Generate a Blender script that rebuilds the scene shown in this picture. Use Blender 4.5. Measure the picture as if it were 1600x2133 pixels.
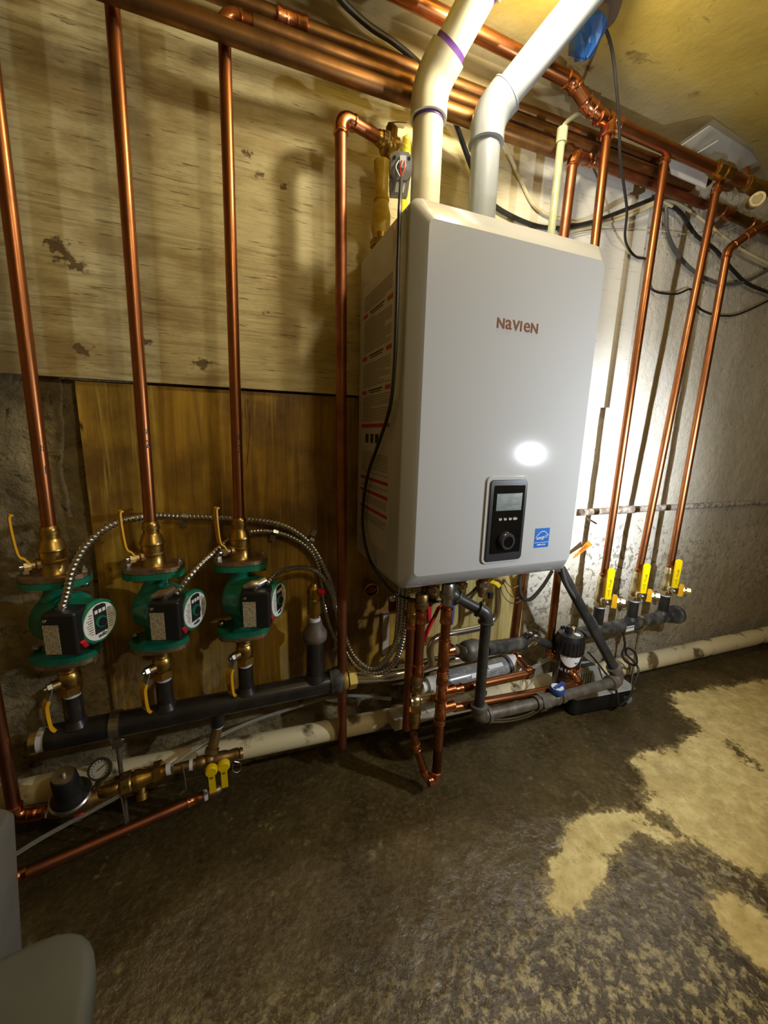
import bpy, bmesh, math, random
from mathutils import Vector, Matrix, noise
random.seed(7)
SC = bpy.context.scene
COL = SC.collection
for o in list(bpy.data.objects): bpy.data.objects.remove(o)

# ------------------------------------------------------------------ camera
FPX, YAW, PITCH, ROLL = 822.352, 0.3743, 0.1913, -0.0285
CAM = Vector((-0.3018, -0.9977, 0.9041))
def cam_axes():
    cy, sy, cp, sp = math.cos(YAW), math.sin(YAW), math.cos(PITCH), math.sin(PITCH)
    f = Vector((sy*cp, cy*cp, -sp)); r0 = Vector((cy, -sy, 0)); d0 = f.cross(r0)
    cr, sr = math.cos(ROLL), math.sin(ROLL)
    return cr*r0+sr*d0, -sr*r0+cr*d0, f
RIGHT, DOWN, FWD = cam_axes()
cd = bpy.data.cameras.new('camera'); co = bpy.data.objects.new('camera', cd); COL.objects.link(co)
cd.sensor_fit = 'HORIZONTAL'; cd.sensor_width = 36.0; cd.lens = 36.0*FPX/1600.0
cd.clip_start = 0.02; cd.clip_end = 60
mw = Matrix.Identity(4)
for i in range(3):
    mw[i][0] = RIGHT[i]; mw[i][1] = -DOWN[i]; mw[i][2] = -FWD[i]; mw[i][3] = CAM[i]
co.matrix_world = mw
SC.camera = co
# ------------------------------------------------------------------ world + lights
wd = bpy.data.worlds.new('world'); SC.world = wd; wd.use_nodes = True
wd.node_tree.nodes['Background'].inputs[0].default_value = (1.0, 0.9, 0.75, 1)
wd.node_tree.nodes['Background'].inputs[1].default_value = 0.004
def lamp(name, kind, loc, power, color, soft=0.05, target=None, **kw):
    l = bpy.data.lights.new(name, kind); l.energy = power; l.color = color
    if hasattr(l, 'shadow_soft_size'): l.shadow_soft_size = soft
    for k, v in kw.items(): setattr(l, k, v)
    o = bpy.data.objects.new(name, l); COL.objects.link(o); o.location = loc
    if target is not None:
        o.rotation_euler = (Vector(target)-Vector(loc)).to_track_quat('-Z', 'Y').to_euler()
    return o
# bare bulb under the ceiling, out of frame above and in front of the boiler
lamp('ceiling_bulb', 'POINT', (0.235, -0.365, 1.670), 14.0, (1.0, 0.90, 0.68), 0.03)
# second bulb further out in the room, behind and above the camera's right
lamp('room_bulb', 'POINT', (0.40, -1.45, 1.62), 13.0, (1.0, 0.88, 0.66), 0.06)
# work light held at the right of the frame: a beam on the wall beside the boiler, and its wide spill
lamp('work_light_beam', 'SPOT', (0.70, -0.80, 0.855), 62.0, (0.88, 0.94, 1.0), 0.013, (0.90, 0.0, 0.77), spot_size=math.radians(70), spot_blend=1.0)
lamp('work_light_spill', 'SPOT', (0.70, -0.80, 0.855), 20.0, (0.88, 0.94, 1.0), 0.013, (0.50, 0.0, 0.75), spot_size=math.radians(165), spot_blend=0.6)
SC.view_settings.view_transform = 'Standard'
SC.view_settings.look = 'None'
SC.view_settings.exposure = 0.0
SC.view_settings.gamma = 1.0
SC.view_settings.use_curve_mapping = False

# ------------------------------------------------------------------ photograph pixel + known depth -> place in the room
def ray(px, py): return RIGHT*((px-800)/FPX) + DOWN*((py-1066.5)/FPX) + FWD
def P(px, py, y):
    d = ray(px, py); return CAM + d*((y-CAM.y)/d.y)
def PZ(px, py, z):
    d = ray(px, py); return CAM + d*((z-CAM.z)/d.z)
V = Vector
# ------------------------------------------------------------------ materials
def nodes(name):
    m = bpy.data.materials.new(name); m.use_nodes = True
    nt = m.node_tree; b = nt.nodes['Principled BSDF']
    return m, nt, b
def N(nt, t, **kw):
    n = nt.nodes.new(t)
    for k, v in kw.items():
        if k.startswith('i_'): n.inputs[int(k[2:]) if k[2:].isdigit() else k[2:]].default_value = v
        else: setattr(n, k, v)
    return n
def ramp(nt, fac, stops):
    r = nt.nodes.new('ShaderNodeValToRGB'); e = r.color_ramp.elements
    while len(e) < len(stops): e.new(0.5)
    for x, (p, c) in zip(e, stops):
        x.position = p; x.color = (c if hasattr(c, '__len__') else (c, c, c))[:3] + (1,) if hasattr(c, '__len__') else (c, c, c, 1)
    nt.links.new(fac, r.inputs[0]); return r.outputs[0]
def mix(nt, fac, a, b, mode='MIX'):
    n = nt.nodes.new('ShaderNodeMix'); n.data_type = 'RGBA'; n.blend_type = mode
    for s, v in ((0, fac), (6, a), (7, b)):
        if hasattr(v, 'links'): nt.links.new(v, n.inputs[s])
        else: n.inputs[s].default_value = v if s == 0 else tuple(v)[:3]+(1,)
    return n.outputs[2]
def mth(nt, op, a, b=0.0, c=None, clamp=False):
    n = nt.nodes.new('ShaderNodeMath'); n.operation = op; n.use_clamp = clamp
    for s, v in ((0, a), (1, b), (2, c)):
        if v is None: continue
        if hasattr(v, 'links'): nt.links.new(v, n.inputs[s])
        else: n.inputs[s].default_value = v
    return n.outputs[0]
def nz(nt, vec, scale, detail=4, rough=0.55, stretch=None, dist=0.0, off=(0, 0, 0)):
    if stretch or any(off):
        mp = nt.nodes.new('ShaderNodeMapping'); mp.inputs['Scale'].default_value = stretch or (1, 1, 1)
        mp.inputs['Location'].default_value = off
        nt.links.new(vec, mp.inputs[0]); vec = mp.outputs[0]
    n = nt.nodes.new('ShaderNodeTexNoise'); n.inputs['Scale'].default_value = scale
    n.inputs['Detail'].default_value = detail; n.inputs['Roughness'].default_value = rough
    n.inputs['Distortion'].default_value = dist
    nt.links.new(vec, n.inputs['Vector']); return n.outputs['Fac']
def bump(nt, b, h, strength, dist=0.01, prev=None):
    n = nt.nodes.new('ShaderNodeBump'); n.inputs['Strength'].default_value = strength; n.inputs['Distance'].default_value = dist
    nt.links.new(h, n.inputs['Height'])
    if prev is not None: nt.links.new(prev, n.inputs['Normal'])
    nt.links.new(n.outputs[0], b.inputs['Normal']); return n.outputs[0]
def M(name, c, rough=0.5, metal=0.0, c2=None, scale=30, amt=(0.35, 0.65), bs=0, bstr=0.2, stretch=None, r2=None, trans=0, ior=1.45, emit=None, coat=0):
    m, nt, b = nodes(name)
    b.inputs['Base Color'].default_value = (*c, 1); b.inputs['Roughness'].default_value = rough
    b.inputs['Metallic'].default_value = metal
    if coat: b.inputs['Coat Weight'].default_value = coat; b.inputs['Coat Roughness'].default_value = 0.08
    if trans: b.inputs['Transmission Weight'].default_value = trans; b.inputs['IOR'].default_value = ior
    if emit: b.inputs['Emission Color'].default_value = (*emit[:3], 1); b.inputs['Emission Strength'].default_value = emit[3]
    tc = nt.nodes.new('ShaderNodeTexCoord').outputs['Object']
    if c2:
        f = nz(nt, tc, scale, stretch=stretch)
        f = ramp(nt, f, [(amt[0], 0.0), (amt[1], 1.0)])
        nt.links.new(mix(nt, f, c, c2), b.inputs['Base Color'])
        if r2 is not None:
            nt.links.new(mth(nt, 'MULTIPLY_ADD', f, r2-rough, rough), b.inputs['Roughness'])
    if bs: bump(nt, b, nz(nt, tc, bs), bstr, 0.002)
    return m
MT = {}
def mats():
    d = MT
    d['copper'] = M('copper', (0.45, 0.168, 0.06), 0.29, 1, (0.27, 0.10, 0.04), 22, (0.3, 0.75), r2=0.42)
    d['copper_dull'] = M('copper_dull', (0.44, 0.16, 0.075), 0.40, 1, (0.22, 0.085, 0.045), 18, (0.3, 0.7), r2=0.5)
    d['copper_old'] = M('copper_old', (0.33, 0.165, 0.06), 0.36, 1, (0.12, 0.06, 0.025), 14, (0.3, 0.7), r2=0.55)
    d['copper_fit'] = M('copper_fitting', (0.70, 0.29, 0.14), 0.24, 1, (0.42, 0.15, 0.07), 60, (0.35, 0.7), bs=50, bstr=0.25)
    d['brass'] = M('brass', (0.55, 0.37, 0.10), 0.33, 1, (0.34, 0.21, 0.06), 60, (0.3, 0.7))
    d['brass_dull'] = M('brass_dull', (0.40, 0.27, 0.11), 0.45, 1, (0.22, 0.14, 0.06), 50, (0.3, 0.7), bs=120, bstr=0.2)
    d['brass_light'] = M('brass_light', (0.72, 0.60, 0.34), 0.3, 1)
    d['brass_plate'] = M('cast_bronze_flange', (0.46, 0.34, 0.22), 0.5, 1, (0.28, 0.19, 0.11), 60, bs=150, bstr=0.3)
    d['chrome'] = M('chrome', (0.75, 0.73, 0.68), 0.2, 1)
    d['steel'] = M('steel', (0.55, 0.53, 0.48), 0.32, 1, (0.36, 0.34, 0.3), 40)
    d['conduit'] = M('galvanized_conduit', (0.50, 0.49, 0.46), 0.3, 1)
    d['galv'] = M('dull_galvanized', (0.20, 0.185, 0.15), 0.55, 0.6, (0.12, 0.10, 0.08), 40, bs=90, bstr=0.25)
    d['iron'] = M('black_iron', (0.035, 0.036, 0.038), 0.38, 0.3, (0.075, 0.072, 0.065), 30, (0.4, 0.75))
    d['iron_paint'] = M('black_painted_steel', (0.012, 0.011, 0.011), 0.33, 0.0, (0.03, 0.026, 0.022), 25, (0.4, 0.8), coat=0.2)
    d['iron_dusty'] = M('dusty_black_steel', (0.022, 0.022, 0.022), 0.5, 0.0, (0.12, 0.115, 0.10), 28, (0.45, 0.75))
    d['rust'] = M('rusty_iron', (0.20, 0.15, 0.11), 0.75, 0.1, (0.42, 0.38, 0.33), 60, (0.4, 0.6), bs=80, bstr=0.4)
    d['iron_brown'] = M('brown_iron', (0.10, 0.075, 0.055), 0.6, 0.3, (0.17, 0.14, 0.11), 40, bs=80)
    d['green'] = M('green_pump_paint', (0.008, 0.20, 0.115), 0.33, 0, (0.006, 0.15, 0.085), 40, bs=140, bstr=0.12, coat=0.3)
    d['blackp'] = M('black_plastic', (0.012, 0.012, 0.013), 0.38)
    d['blackc'] = M('black_cable_jacket', (0.014, 0.013, 0.012), 0.42)
    d['greyp'] = M('grey_plastic', (0.20, 0.205, 0.21), 0.45)
    d['grey_lid'] = M('light_grey_plastic', (0.36, 0.365, 0.36), 0.5, c2=(0.30, 0.30, 0.29), scale=20)
    d['silver'] = M('silver_label', (0.58, 0.50, 0.34), 0.5, 0.2, (0.30, 0.25, 0.16), 420, (0.45, 0.6), stretch=(1, 1, 0.5))
    d['white'] = M('white_print', (0.80, 0.80, 0.78), 0.5)
    d['offwhite'] = M('white_plastic', (0.72, 0.72, 0.70), 0.45)
    d['black'] = M('black_print', (0.015, 0.014, 0.014), 0.5)
    d['red'] = M('red_plastic', (0.55, 0.012, 0.02), 0.35)
    d['blue'] = M('blue_plastic', (0.02, 0.06, 0.26), 0.35)
    d['bluebag'] = M('blue_plastic_film', (0.012, 0.075, 0.27), 0.4, bs=30, bstr=0.4)
    d['purple'] = M('purple_primer', (0.10, 0.035, 0.20), 0.5)
    d['yellow'] = M('yellow_vinyl', (0.80, 0.56, 0.0), 0.38)
    d['yellow_d'] = M('amber_vinyl', (0.72, 0.38, 0.006), 0.4)
    d['yellow_pipe'] = M('yellow_coated_pipe', (0.62, 0.42, 0.02), 0.4, 0, (0.42, 0.28, 0.03), 50, bs=60, bstr=0.15)
    d['tag'] = M('yellow_tag', (0.80, 0.70, 0.01), 0.45, 0, (0.62, 0.42, 0.0), 90, (0.5, 0.6), stretch=(0.1, 0.1, 1))
    d['pvc'] = M('cream_pvc', (0.62, 0.59, 0.43), 0.33, 0, (0.56, 0.51, 0.34), 8)
    d['pvcg'] = M('grey_pvc', (0.21, 0.225, 0.24), 0.30)
    d['boiler'] = M('white_enamel', (0.43, 0.435, 0.437), 0.095)
    d['boiler_side'] = M('white_enamel_side', (0.46, 0.46, 0.45), 0.24)
    d['logo'] = M('copper_brown_print', (0.17, 0.060, 0.022), 0.5)
    d['bezel'] = M('charcoal_bezel', (0.03, 0.031, 0.038), 0.25)
    d['glassk'] = M('black_glass', (0.004, 0.004, 0.004), 0.06, coat=1)
    d['lcd'] = M('lcd', (0.16, 0.19, 0.17), 0.35, c2=(0.09, 0.11, 0.10), scale=150, stretch=(0.4, 1, 1))
    d['starblue'] = M('label_blue', (0.005, 0.11, 0.45), 0.4)
    d['ptfe'] = M('thread_tape', (0.62, 0.64, 0.70), 0.6)
    d['romex'] = M('cream_cable_jacket', (0.62, 0.54, 0.33), 0.5)
    d['greycab'] = M('grey_cable_jacket', (0.085, 0.085, 0.085), 0.5)
    d['clear'] = M('clear_vinyl', (0.86, 0.88, 0.82), 0.12, trans=0.85, ior=1.3)
    d['clearg'] = M('greenish_clear_pipe', (0.62, 0.66, 0.42), 0.2, c2=(0.50, 0.52, 0.32), scale=30, trans=0.45, ior=1.35)
    d['canister'] = M('dark_brown_bottle', (0.030, 0.008, 0.008), 0.22, coat=0.5)
    d['orangep'] = M('orange_print', (0.85, 0.20, 0.01), 0.5)
    d['goldp'] = M('gold_print', (0.62, 0.42, 0.02), 0.5)
    d['neutral'] = M('grey_clear_tube', (0.20, 0.205, 0.215), 0.25, 0, (0.42, 0.42, 0.42), 45, (0.5, 0.8), coat=0.5)
    d['paintedpipe'] = M('painted_drain_pipe', (0.66, 0.58, 0.36), 0.55, 0, (0.14, 0.095, 0.04), 14, (0.54, 0.64), bs=40)
    d['paper'] = M('printed_paper', (0.78, 0.78, 0.74), 0.5, c2=(0.56, 0.54, 0.51), scale=9)
    d['film'] = M('clear_bag_film', (0.9, 0.9, 0.88), 0.1, trans=0.9, ior=1.15)
    d['tub'] = M('grey_tub_plastic', (0.115, 0.122, 0.108), 0.5, c2=(0.09, 0.095, 0.085), scale=6)
    d['bin'] = M('grey_bin_plastic', (0.16, 0.155, 0.145), 0.5, c2=(0.13, 0.125, 0.115), scale=10)
    d['redbar'] = M('red_print', (0.38, 0.02, 0.03), 0.5)
    d['greyprint'] = M('grey_print', (0.22, 0.20, 0.16), 0.6)
    d['label'] = M('instruction_label', (0.50, 0.49, 0.45), 0.35)
    d['handle_text'] = M('dark_handle_print', (0.12, 0.07, 0.0), 0.6)
    d['wood'] = M('pale_wood_block', (0.55, 0.50, 0.40), 0.7, c2=(0.40, 0.33, 0.22), scale=25)
mats()

# ------------------------------------------------------------------ mesh builder
BASE = {}
def perp(a):
    a = a.normalized(); h = V((0, 0, 1)) if abs(a.z) < 0.9 else V((1, 0, 0))
    u = a.cross(h).normalized(); return u, a.cross(u).normalized()
class B:
    def __init__(s): s.v = []; s.f = []; s.flat = set()
    def ring(s, c, u, w, r, n):
        i0 = len(s.v)
        for k in range(n):
            t = 2*math.pi*k/n; s.v.append(c+u*(r*math.cos(t))+w*(r*math.sin(t)))
        return list(range(i0, i0+n))
    def link(s, a, b):
        n = len(a)
        for k in range(n): s.f.append((a[k], a[(k+1) % n], b[(k+1) % n], b[k]))
    def cap(s, a, rev=False):
        s.flat.add(len(s.f)); s.f.append(tuple(reversed(a)) if rev else tuple(a))
    def lathe(s, p, ax, prof, n=20, caps=True):
        p = V(p); ax = V(ax).normalized(); u, w = perp(ax); prev = None; first = None
        for d, r in prof:
            rg = s.ring(p+ax*d, u, w, max(r, 1e-5), n)
            if prev: s.link(prev, rg)
            else: first = rg
            prev = rg
        if caps: s.cap(first, True); s.cap(prev)
        return s
    def cyl(s, a, b, r, r1=None, n=18, caps=True):
        a, b = V(a), V(b); L = (b-a).length
        return s.lathe(a, b-a, [(0, r), (L, r if r1 is None else r1)], n, caps)
    def hexn(s, a, b, r): return s.cyl(a, b, r, n=6)
    def tube(s, pts, r, n=12, caps=True):
        pts = [V(p) for p in pts]; m = len(pts)
        tg = []
        for i in range(m):
            t = (pts[min(i+1, m-1)]-pts[max(i-1, 0)])
            tg.append(t.normalized() if t.length > 1e-9 else V((0, 0, 1)))
        u, w = perp(tg[0]); prev = None; first = None
        for i in range(m):
            u = (u-tg[i]*u.dot(tg[i])).normalized(); w = tg[i].cross(u)
            rr = r[i] if hasattr(r, '__len__') else r
            rg = s.ring(pts[i], u, w, rr, n)
            if prev: s.link(prev, rg)
            else: first = rg
            prev = rg
        if caps: s.cap(first, True); s.cap(prev)
        return s
    def box(s, c, size, u=(1, 0, 0), v=(0, 1, 0), w=(0, 0, 1)):
        c, u, v, w = V(c), V(u)*size[0]/2, V(v)*size[1]/2, V(w)*size[2]/2; i = len(s.v)
        for a in (-1, 1):
            for b in (-1, 1):
                for d in (-1, 1): s.v.append(c+u*a+v*b+w*d)
        for q in ((0, 1, 3, 2), (4, 6, 7, 5), (0, 4, 5, 1), (2, 3, 7, 6), (0, 2, 6, 4), (1, 5, 7, 3)):
            s.flat.add(len(s.f)); s.f.append(tuple(i+k for k in q))
        return s
    def rbox(s, c, size, r, u=(1, 0, 0), v=(0, 1, 0), w=(0, 0, 1), n=4, e=None):
        # box rounded about axis w, with small bevel e at both ends
        c, u, v, w = V(c), V(u), V(v), V(w); hx, hy, hz = size[0]/2, size[1]/2, size[2]/2
        e = min(r*0.5, 0.003) if e is None else e
        def outline(ins):
            out = []; rr = max(r-ins, 1e-4)
            for q, (sx, sy) in enumerate(((1, 1), (-1, 1), (-1, -1), (1, -1))):
                for k in range(n+1):
                    t = (q+k/n)*math.pi/2
                    out.append(((hx-r)*sx+rr*math.cos(t), (hy-r)*sy+rr*math.sin(t)))
            return out
        prev = None
        for z, ins in ((-hz, e), (-hz+e, 0), (hz-e, 0), (hz, e)):
            i0 = len(s.v); o = outline(ins)
            for a, b in o: s.v.append(c+u*a+v*b+w*z)
            rg = list(range(i0, i0+len(o)))
            if prev: s.link(prev, rg)
            else: s.cap(rg, True)
            prev = rg
        s.cap(prev); return s
    def prism(s, poly, o, u, v, n, t):
        o, u, v, n = V(o), V(u), V(v), V(n); i0 = len(s.v); m = len(poly)
        for k in (0, t):
            for a, b in poly: s.v.append(o+u*a+v*b+n*k)
        s.flat.add(len(s.f)); s.f.append(tuple(reversed(range(i0, i0+m))))
        s.flat.add(len(s.f)); s.f.append(tuple(range(i0+m, i0+2*m)))
        for k in range(m):
            s.flat.add(len(s.f)); s.f.append((i0+k, i0+(k+1) % m, i0+m+(k+1) % m, i0+m+k))
        return s
    def strap(s, pts, wdir, width, thick):
        # flat strip following pts; width along wdir
        pts = [V(p) for p in pts]; wd = V(wdir).normalized(); prev = None; m = len(pts)
        for i, p in enumerate(pts):
            t = (pts[min(i+1, m-1)]-pts[max(i-1, 0)]).normalized(); nn = t.cross(wd).normalized()
            i0 = len(s.v)
            for a, b in ((-1, -1), (1, -1), (1, 1), (-1, 1)): s.v.append(p+wd*(a*width/2)+nn*(b*thick/2))
            rg = list(range(i0, i0+4))
            if prev:
                for k in range(4):
                    s.flat.add(len(s.f)); s.f.append((prev[k], prev[(k+1) % 4], rg[(k+1) % 4], rg[k]))
            else: s.cap(rg, True)
            prev = rg
        s.cap(prev); return s
    def ball(s, c, r, n=14, m=9, sc=(1, 1, 1)):
        c = V(c); prev = None
        for j in range(m+1):
            t = math.pi*j/m; i0 = len(s.v)
            for k in range(n):
                a = 2*math.pi*k/n
                s.v.append(c+V((r*sc[0]*math.sin(t)*math.cos(a), r*sc[1]*math.sin(t)*math.sin(a), r*sc[2]*math.cos(t))))
            rg = list(range(i0, i0+n))
            if prev: s.link(rg, prev)
            prev = rg
        return s
    def add(s, name, mat, parent=None, base=None, smooth=True):
        base = BASE[parent] if parent is not None else (V(base) if base is not None else V((0, 0, 0)))
        me = bpy.data.meshes.new(name)
        me.from_pydata([tuple(v-base) for v in s.v], [], s.f)
        me.polygons.foreach_set('use_smooth', [smooth and (i not in s.flat) for i in range(len(s.f))])
        bm = bmesh.new(); bm.from_mesh(me); bmesh.ops.recalc_face_normals(bm, faces=bm.faces)
        for e in bm.edges:
            if len(e.link_faces) == 2 and e.calc_face_angle(0) > 0.75: e.smooth = False
        bm.to_mesh(me); bm.free()
        if isinstance(mat, str): mat = MT[mat]
        me.materials.append(mat)
        o = bpy.data.objects.new(name, me); COL.objects.link(o)
        if parent is not None: o.parent = parent
        else: o.location = base
        BASE[o] = base
        return o
def tag(o, label, cat, group=None):
    o['label'] = label; o['category'] = cat
    if group: o['group'] = group
    return o
def T(name, loc, label, cat, group=None):
    o = bpy.data.objects.new(name, None); COL.objects.link(o); o.location = loc; o.empty_display_size = 0.03
    BASE[o] = V(loc); return tag(o, label, cat, group)
def copy_tree(o, parent=None):
    c = o.copy(); COL.objects.link(c)
    if parent is not None: c.parent = parent
    for ch in list(o.children): copy_tree(ch, c)
    return c
def text(body, o, u, v, size, mat, parent, name='lettering', align='CENTER', sx=1.0, shear=0.0, lift=0.0004, bold=0.0, thick=0.0002):
    cu = bpy.data.curves.new(name, 'FONT'); cu.body = body; cu.size = size; cu.align_x = align; cu.align_y = 'CENTER'
    cu.shear = shear; cu.offset = bold; cu.extrude = thick; cu.resolution_u = 3
    ob = bpy.data.objects.new('tmp', cu); COL.objects.link(ob)
    bpy.context.view_layer.update()
    me = bpy.data.meshes.new_from_object(ob.evaluated_get(bpy.context.evaluated_depsgraph_get()))
    bpy.data.objects.remove(ob); me.name = name
    u, v = V(u).normalized(), V(v).normalized(); n = u.cross(v); o = V(o)+n*lift-BASE[parent]
    for vt in me.vertices:
        a = vt.co; vt.co = o+u*(a.x*sx)+v*a.y+n*a.z
    me.materials.clear(); me.materials.append(MT[mat])
    t = bpy.data.objects.new(name, me); COL.objects.link(t); t.parent = parent; BASE[t] = BASE[parent]
    return t
def smooth_path(pts, per=10):
    pts = [V(p) for p in pts]; q = [2*pts[0]-pts[1]]+pts+[2*pts[-1]-pts[-2]]; out = []
    for i in range(1, len(q)-2):
        a, b, c, d = q[i-1], q[i], q[i+1], q[i+2]
        for k in range(per):
            t = k/per
            out.append(0.5*((2*b)+(c-a)*t+(2*a-5*b+4*c-d)*t*t+(3*b-a-3*c+d)*t*t*t))
    out.append(pts[-1]); return out
def arc_corner(p, a, b, R, n=8):
    # points of a fillet at corner p between directions to a and to b
    d0 = (V(a)-p).normalized(); d1 = (V(b)-p).normalized()
    ang = d0.angle(d1); t = R/math.tan(ang/2); t0, t1 = p+d0*t, p+d1*t
    bis = (d0+d1).normalized(); c = p+bis*(R/math.sin(ang/2)); out = []
    e0, e1 = (t0-c), (t1-c); tot = e0.angle(e1); axis = e0.cross(e1).normalized()
    for k in range(n+1): out.append(c+Matrix.Rotation(tot*k/n, 3, axis)@e0)
    return out
def run(parent, pts, r, mat, fmat=None, R=None, k=1.16, leg=None, pname='pipe', ename='elbow', skip_ends=(), collar=1.26, n=18):
    """straight pipe segments with an elbow fitting at every corner"""
    fmat = fmat or mat; R = R or r*1.9; leg = leg or r*0.9; pts = [V(p) for p in pts]
    cur = pts[0]
    for i in range(1, len(pts)-1):
        arc = arc_corner(pts[i], pts[i-1], pts[i+1], R)
        B().cyl(cur, arc[0], r, n=n).add(pname, mat, parent)
        d0 = (pts[i-1]-pts[i]).normalized(); d1 = (pts[i+1]-pts[i]).normalized()
        b = B(); path = [arc[0]+d0*leg]+arc+[arc[-1]+d1*leg]
        b.tube(path, r*k, n)
        for c, d in ((path[0], d0), (path[-1], d1)):
            b.lathe(c-d*r*0.5, d, [(0, r*k), (r*0.12, r*collar), (r*0.42, r*collar), (r*0.55, r*1.02)], n)
        b.add(ename, fmat, parent); cur = arc[-1]
    B().cyl(cur, pts[-1], r, n=n).add(pname, mat, parent)
def coupling(parent, p, ax, r, L, mat='copper_fit', name='coupling', k=1.16, kc=1.26):
    p = V(p); ax = V(ax).normalized(); h = L/2; c = r*0.5
    return B().lathe(p-ax*h, ax, [(0, r*1.02), (c*0.3, r*kc), (c, r*kc), (c*1.4, r*k), (L-c*1.4, r*k), (L-c, r*kc), (L-c*0.3, r*kc), (L, r*1.02)], 18).add(name, mat, parent)
def tee(parent, p, ax, br, r, L=None, mat='copper_fit', name='tee', bl=None):
    p = V(p); ax = V(ax).normalized(); br = V(br).normalized(); L = L or r*5; h = L/2; bl = bl or r*2.4; b = B(); c = r*0.5
    pr = [(0, r*1.02), (c*0.3, r*1.26), (c, r*1.26), (c*1.4, r*1.16), (L-c*1.4, r*1.16), (L-c, r*1.26), (L-c*0.3, r*1.26), (L, r*1.02)]
    b.lathe(p-ax*h, ax, pr, 18)
    b.lathe(p, br, [(0, r*1.16), (bl-c*1.4, r*1.16), (bl-c, r*1.26), (bl-c*0.3, r*1.26), (bl, r*1.02)], 18)
    return b.add(name, mat, parent)
def cable(name, pts, r, mat, label, cat='cable', group=None, per=8, n=8):
    pts = [V(p) for p in pts]
    return tag(B().tube(smooth_path(pts, per), r, n).add(name, mat, None, pts[0]), label, cat, group)
def struct(o): o['kind'] = 'structure'; return o
X, Y, Z = V((1, 0, 0)), V((0, 1, 0)), V((0, 0, 1))
# ================================================================== SETTING
def pos_nodes(nt):
    g = nt.nodes.new('ShaderNodeNewGeometry').outputs['Position']
    s = nt.nodes.new('ShaderNodeSeparateXYZ'); nt.links.new(g, s.inputs[0])
    return g, s.outputs[0], s.outputs[1], s.outputs[2]
def smst(nt, v, a, b):
    n = nt.nodes.new('ShaderNodeMapRange'); n.interpolation_type = 'SMOOTHSTEP'
    nt.links.new(v, n.inputs[0]); n.inputs[1].default_value = a; n.inputs[2].default_value = b; return n.outputs[0]
# ---- floor
def floor_mat():
    m, nt, b = nodes('wet_concrete')
    g, px, py, pz = pos_nodes(nt)
    at = nt.nodes.new('ShaderNodeAttribute'); at.attribute_name = 'dry'; dry = at.outputs['Fac']
    sp = nt.nodes.new('ShaderNodeAttribute'); sp.attribute_name = 'crumb'; crumb = sp.outputs['Fac']
    n1 = nz(nt, g, 26, 6, 0.65); n2 = nz(nt, g, 90, 5, 0.6); n3 = nz(nt, g, 6, 4, 0.6); n4 = nz(nt, g, 62, 6, 0.70, dist=0.25)
    e = mth(nt, 'ADD', dry, mth(nt, 'MULTIPLY', mth(nt, 'SUBTRACT', n1, 0.5), 1.5))
    e = mth(nt, 'ADD', e, mth(nt, 'MULTIPLY', mth(nt, 'SUBTRACT', n2, 0.5), 0.8))
    f = smst(nt, e, 0.48, 0.70); fd = smst(nt, e, 0.16, 0.50)
    wet = mix(nt, ramp(nt, n3, [(0.3, 0.0), (0.7, 1.0)]), (0.042, 0.026, 0.007), (0.105, 0.074, 0.025))
    wet = mix(nt, mth(nt, 'MULTIPLY', ramp(nt, n2, [(0.45, 0.0), (0.70, 1.0)]), 0.6), wet, (0.15, 0.115, 0.055))
    wet = mix(nt, ramp(nt, nz(nt, g, 2.2, 4, 0.6), [(0.38, 0.55), (0.6, 0.0)]), wet, (0.022, 0.014, 0.006))
    wetc = mix(nt, mth(nt, 'MULTIPLY', crumb, ramp(nt, n4, [(0.49, 0.0), (0.62, 1.0)])), wet, (0.50, 0.43, 0.22))
    dryc = mix(nt, ramp(nt, n1, [(0.3, 0.0), (0.7, 1.0)]), (0.52, 0.40, 0.145), (0.80, 0.68, 0.33))
    dryc = mix(nt, ramp(nt, n3, [(0.56, 0.0), (0.72, 1.0)]), dryc, (0.30, 0.22, 0.09))
    dryc = mix(nt, mth(nt, 'MULTIPLY', ramp(nt, n4, [(0.52, 0.0), (0.66, 1.0)]), 0.55), dryc, (0.36, 0.26, 0.09))
    dryc = mix(nt, ramp(nt, nz(nt, g, 3.1, 5, 0.65, None, 0.5), [(0.52, 0.0), (0.64, 0.8)]), dryc, (0.40, 0.29, 0.10))
    damp = mix(nt, n2, (0.13, 0.095, 0.034), (0.33, 0.25, 0.10))
    wetc = mix(nt, mth(nt, 'MULTIPLY', fd, 0.85), wetc, damp)
    nt.links.new(mix(nt, f, wetc, dryc), b.inputs['Base Color'])
    rw = ramp(nt, n1, [(0.35, 0.14), (0.7, 0.36)])
    nt.links.new(mix(nt, f, rw, (0.85, 0.85, 0.85)), b.inputs['Roughness'])
    b.inputs['Specular IOR Level'].default_value = 0.6
    nt.links.new(mth(nt, 'MULTIPLY', mth(nt, 'SUBTRACT', 1.0, f), ramp(nt, n3, [(0.35, 0.25), (0.65, 1.0)])), b.inputs['Coat Weight']); b.inputs['Coat Roughness'].default_value = 0.16
    h = mth(nt, 'ADD', mth(nt, 'MULTIPLY', n4, 1.0), mth(nt, 'MULTIPLY', n2, 0.5))
    p = bump(nt, b, h, 0.42, 0.010)
    p2 = bump(nt, b, nz(nt, g, 7, 3), 0.3, 0.03, p)
    nt.links.new(p2, b.inputs['Coat Normal'])
    return m
def pts_floor(zs): return [PZ(600+0.625*a, 1480+0.625*c, 0.0).xy for a, c in zs]
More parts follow.
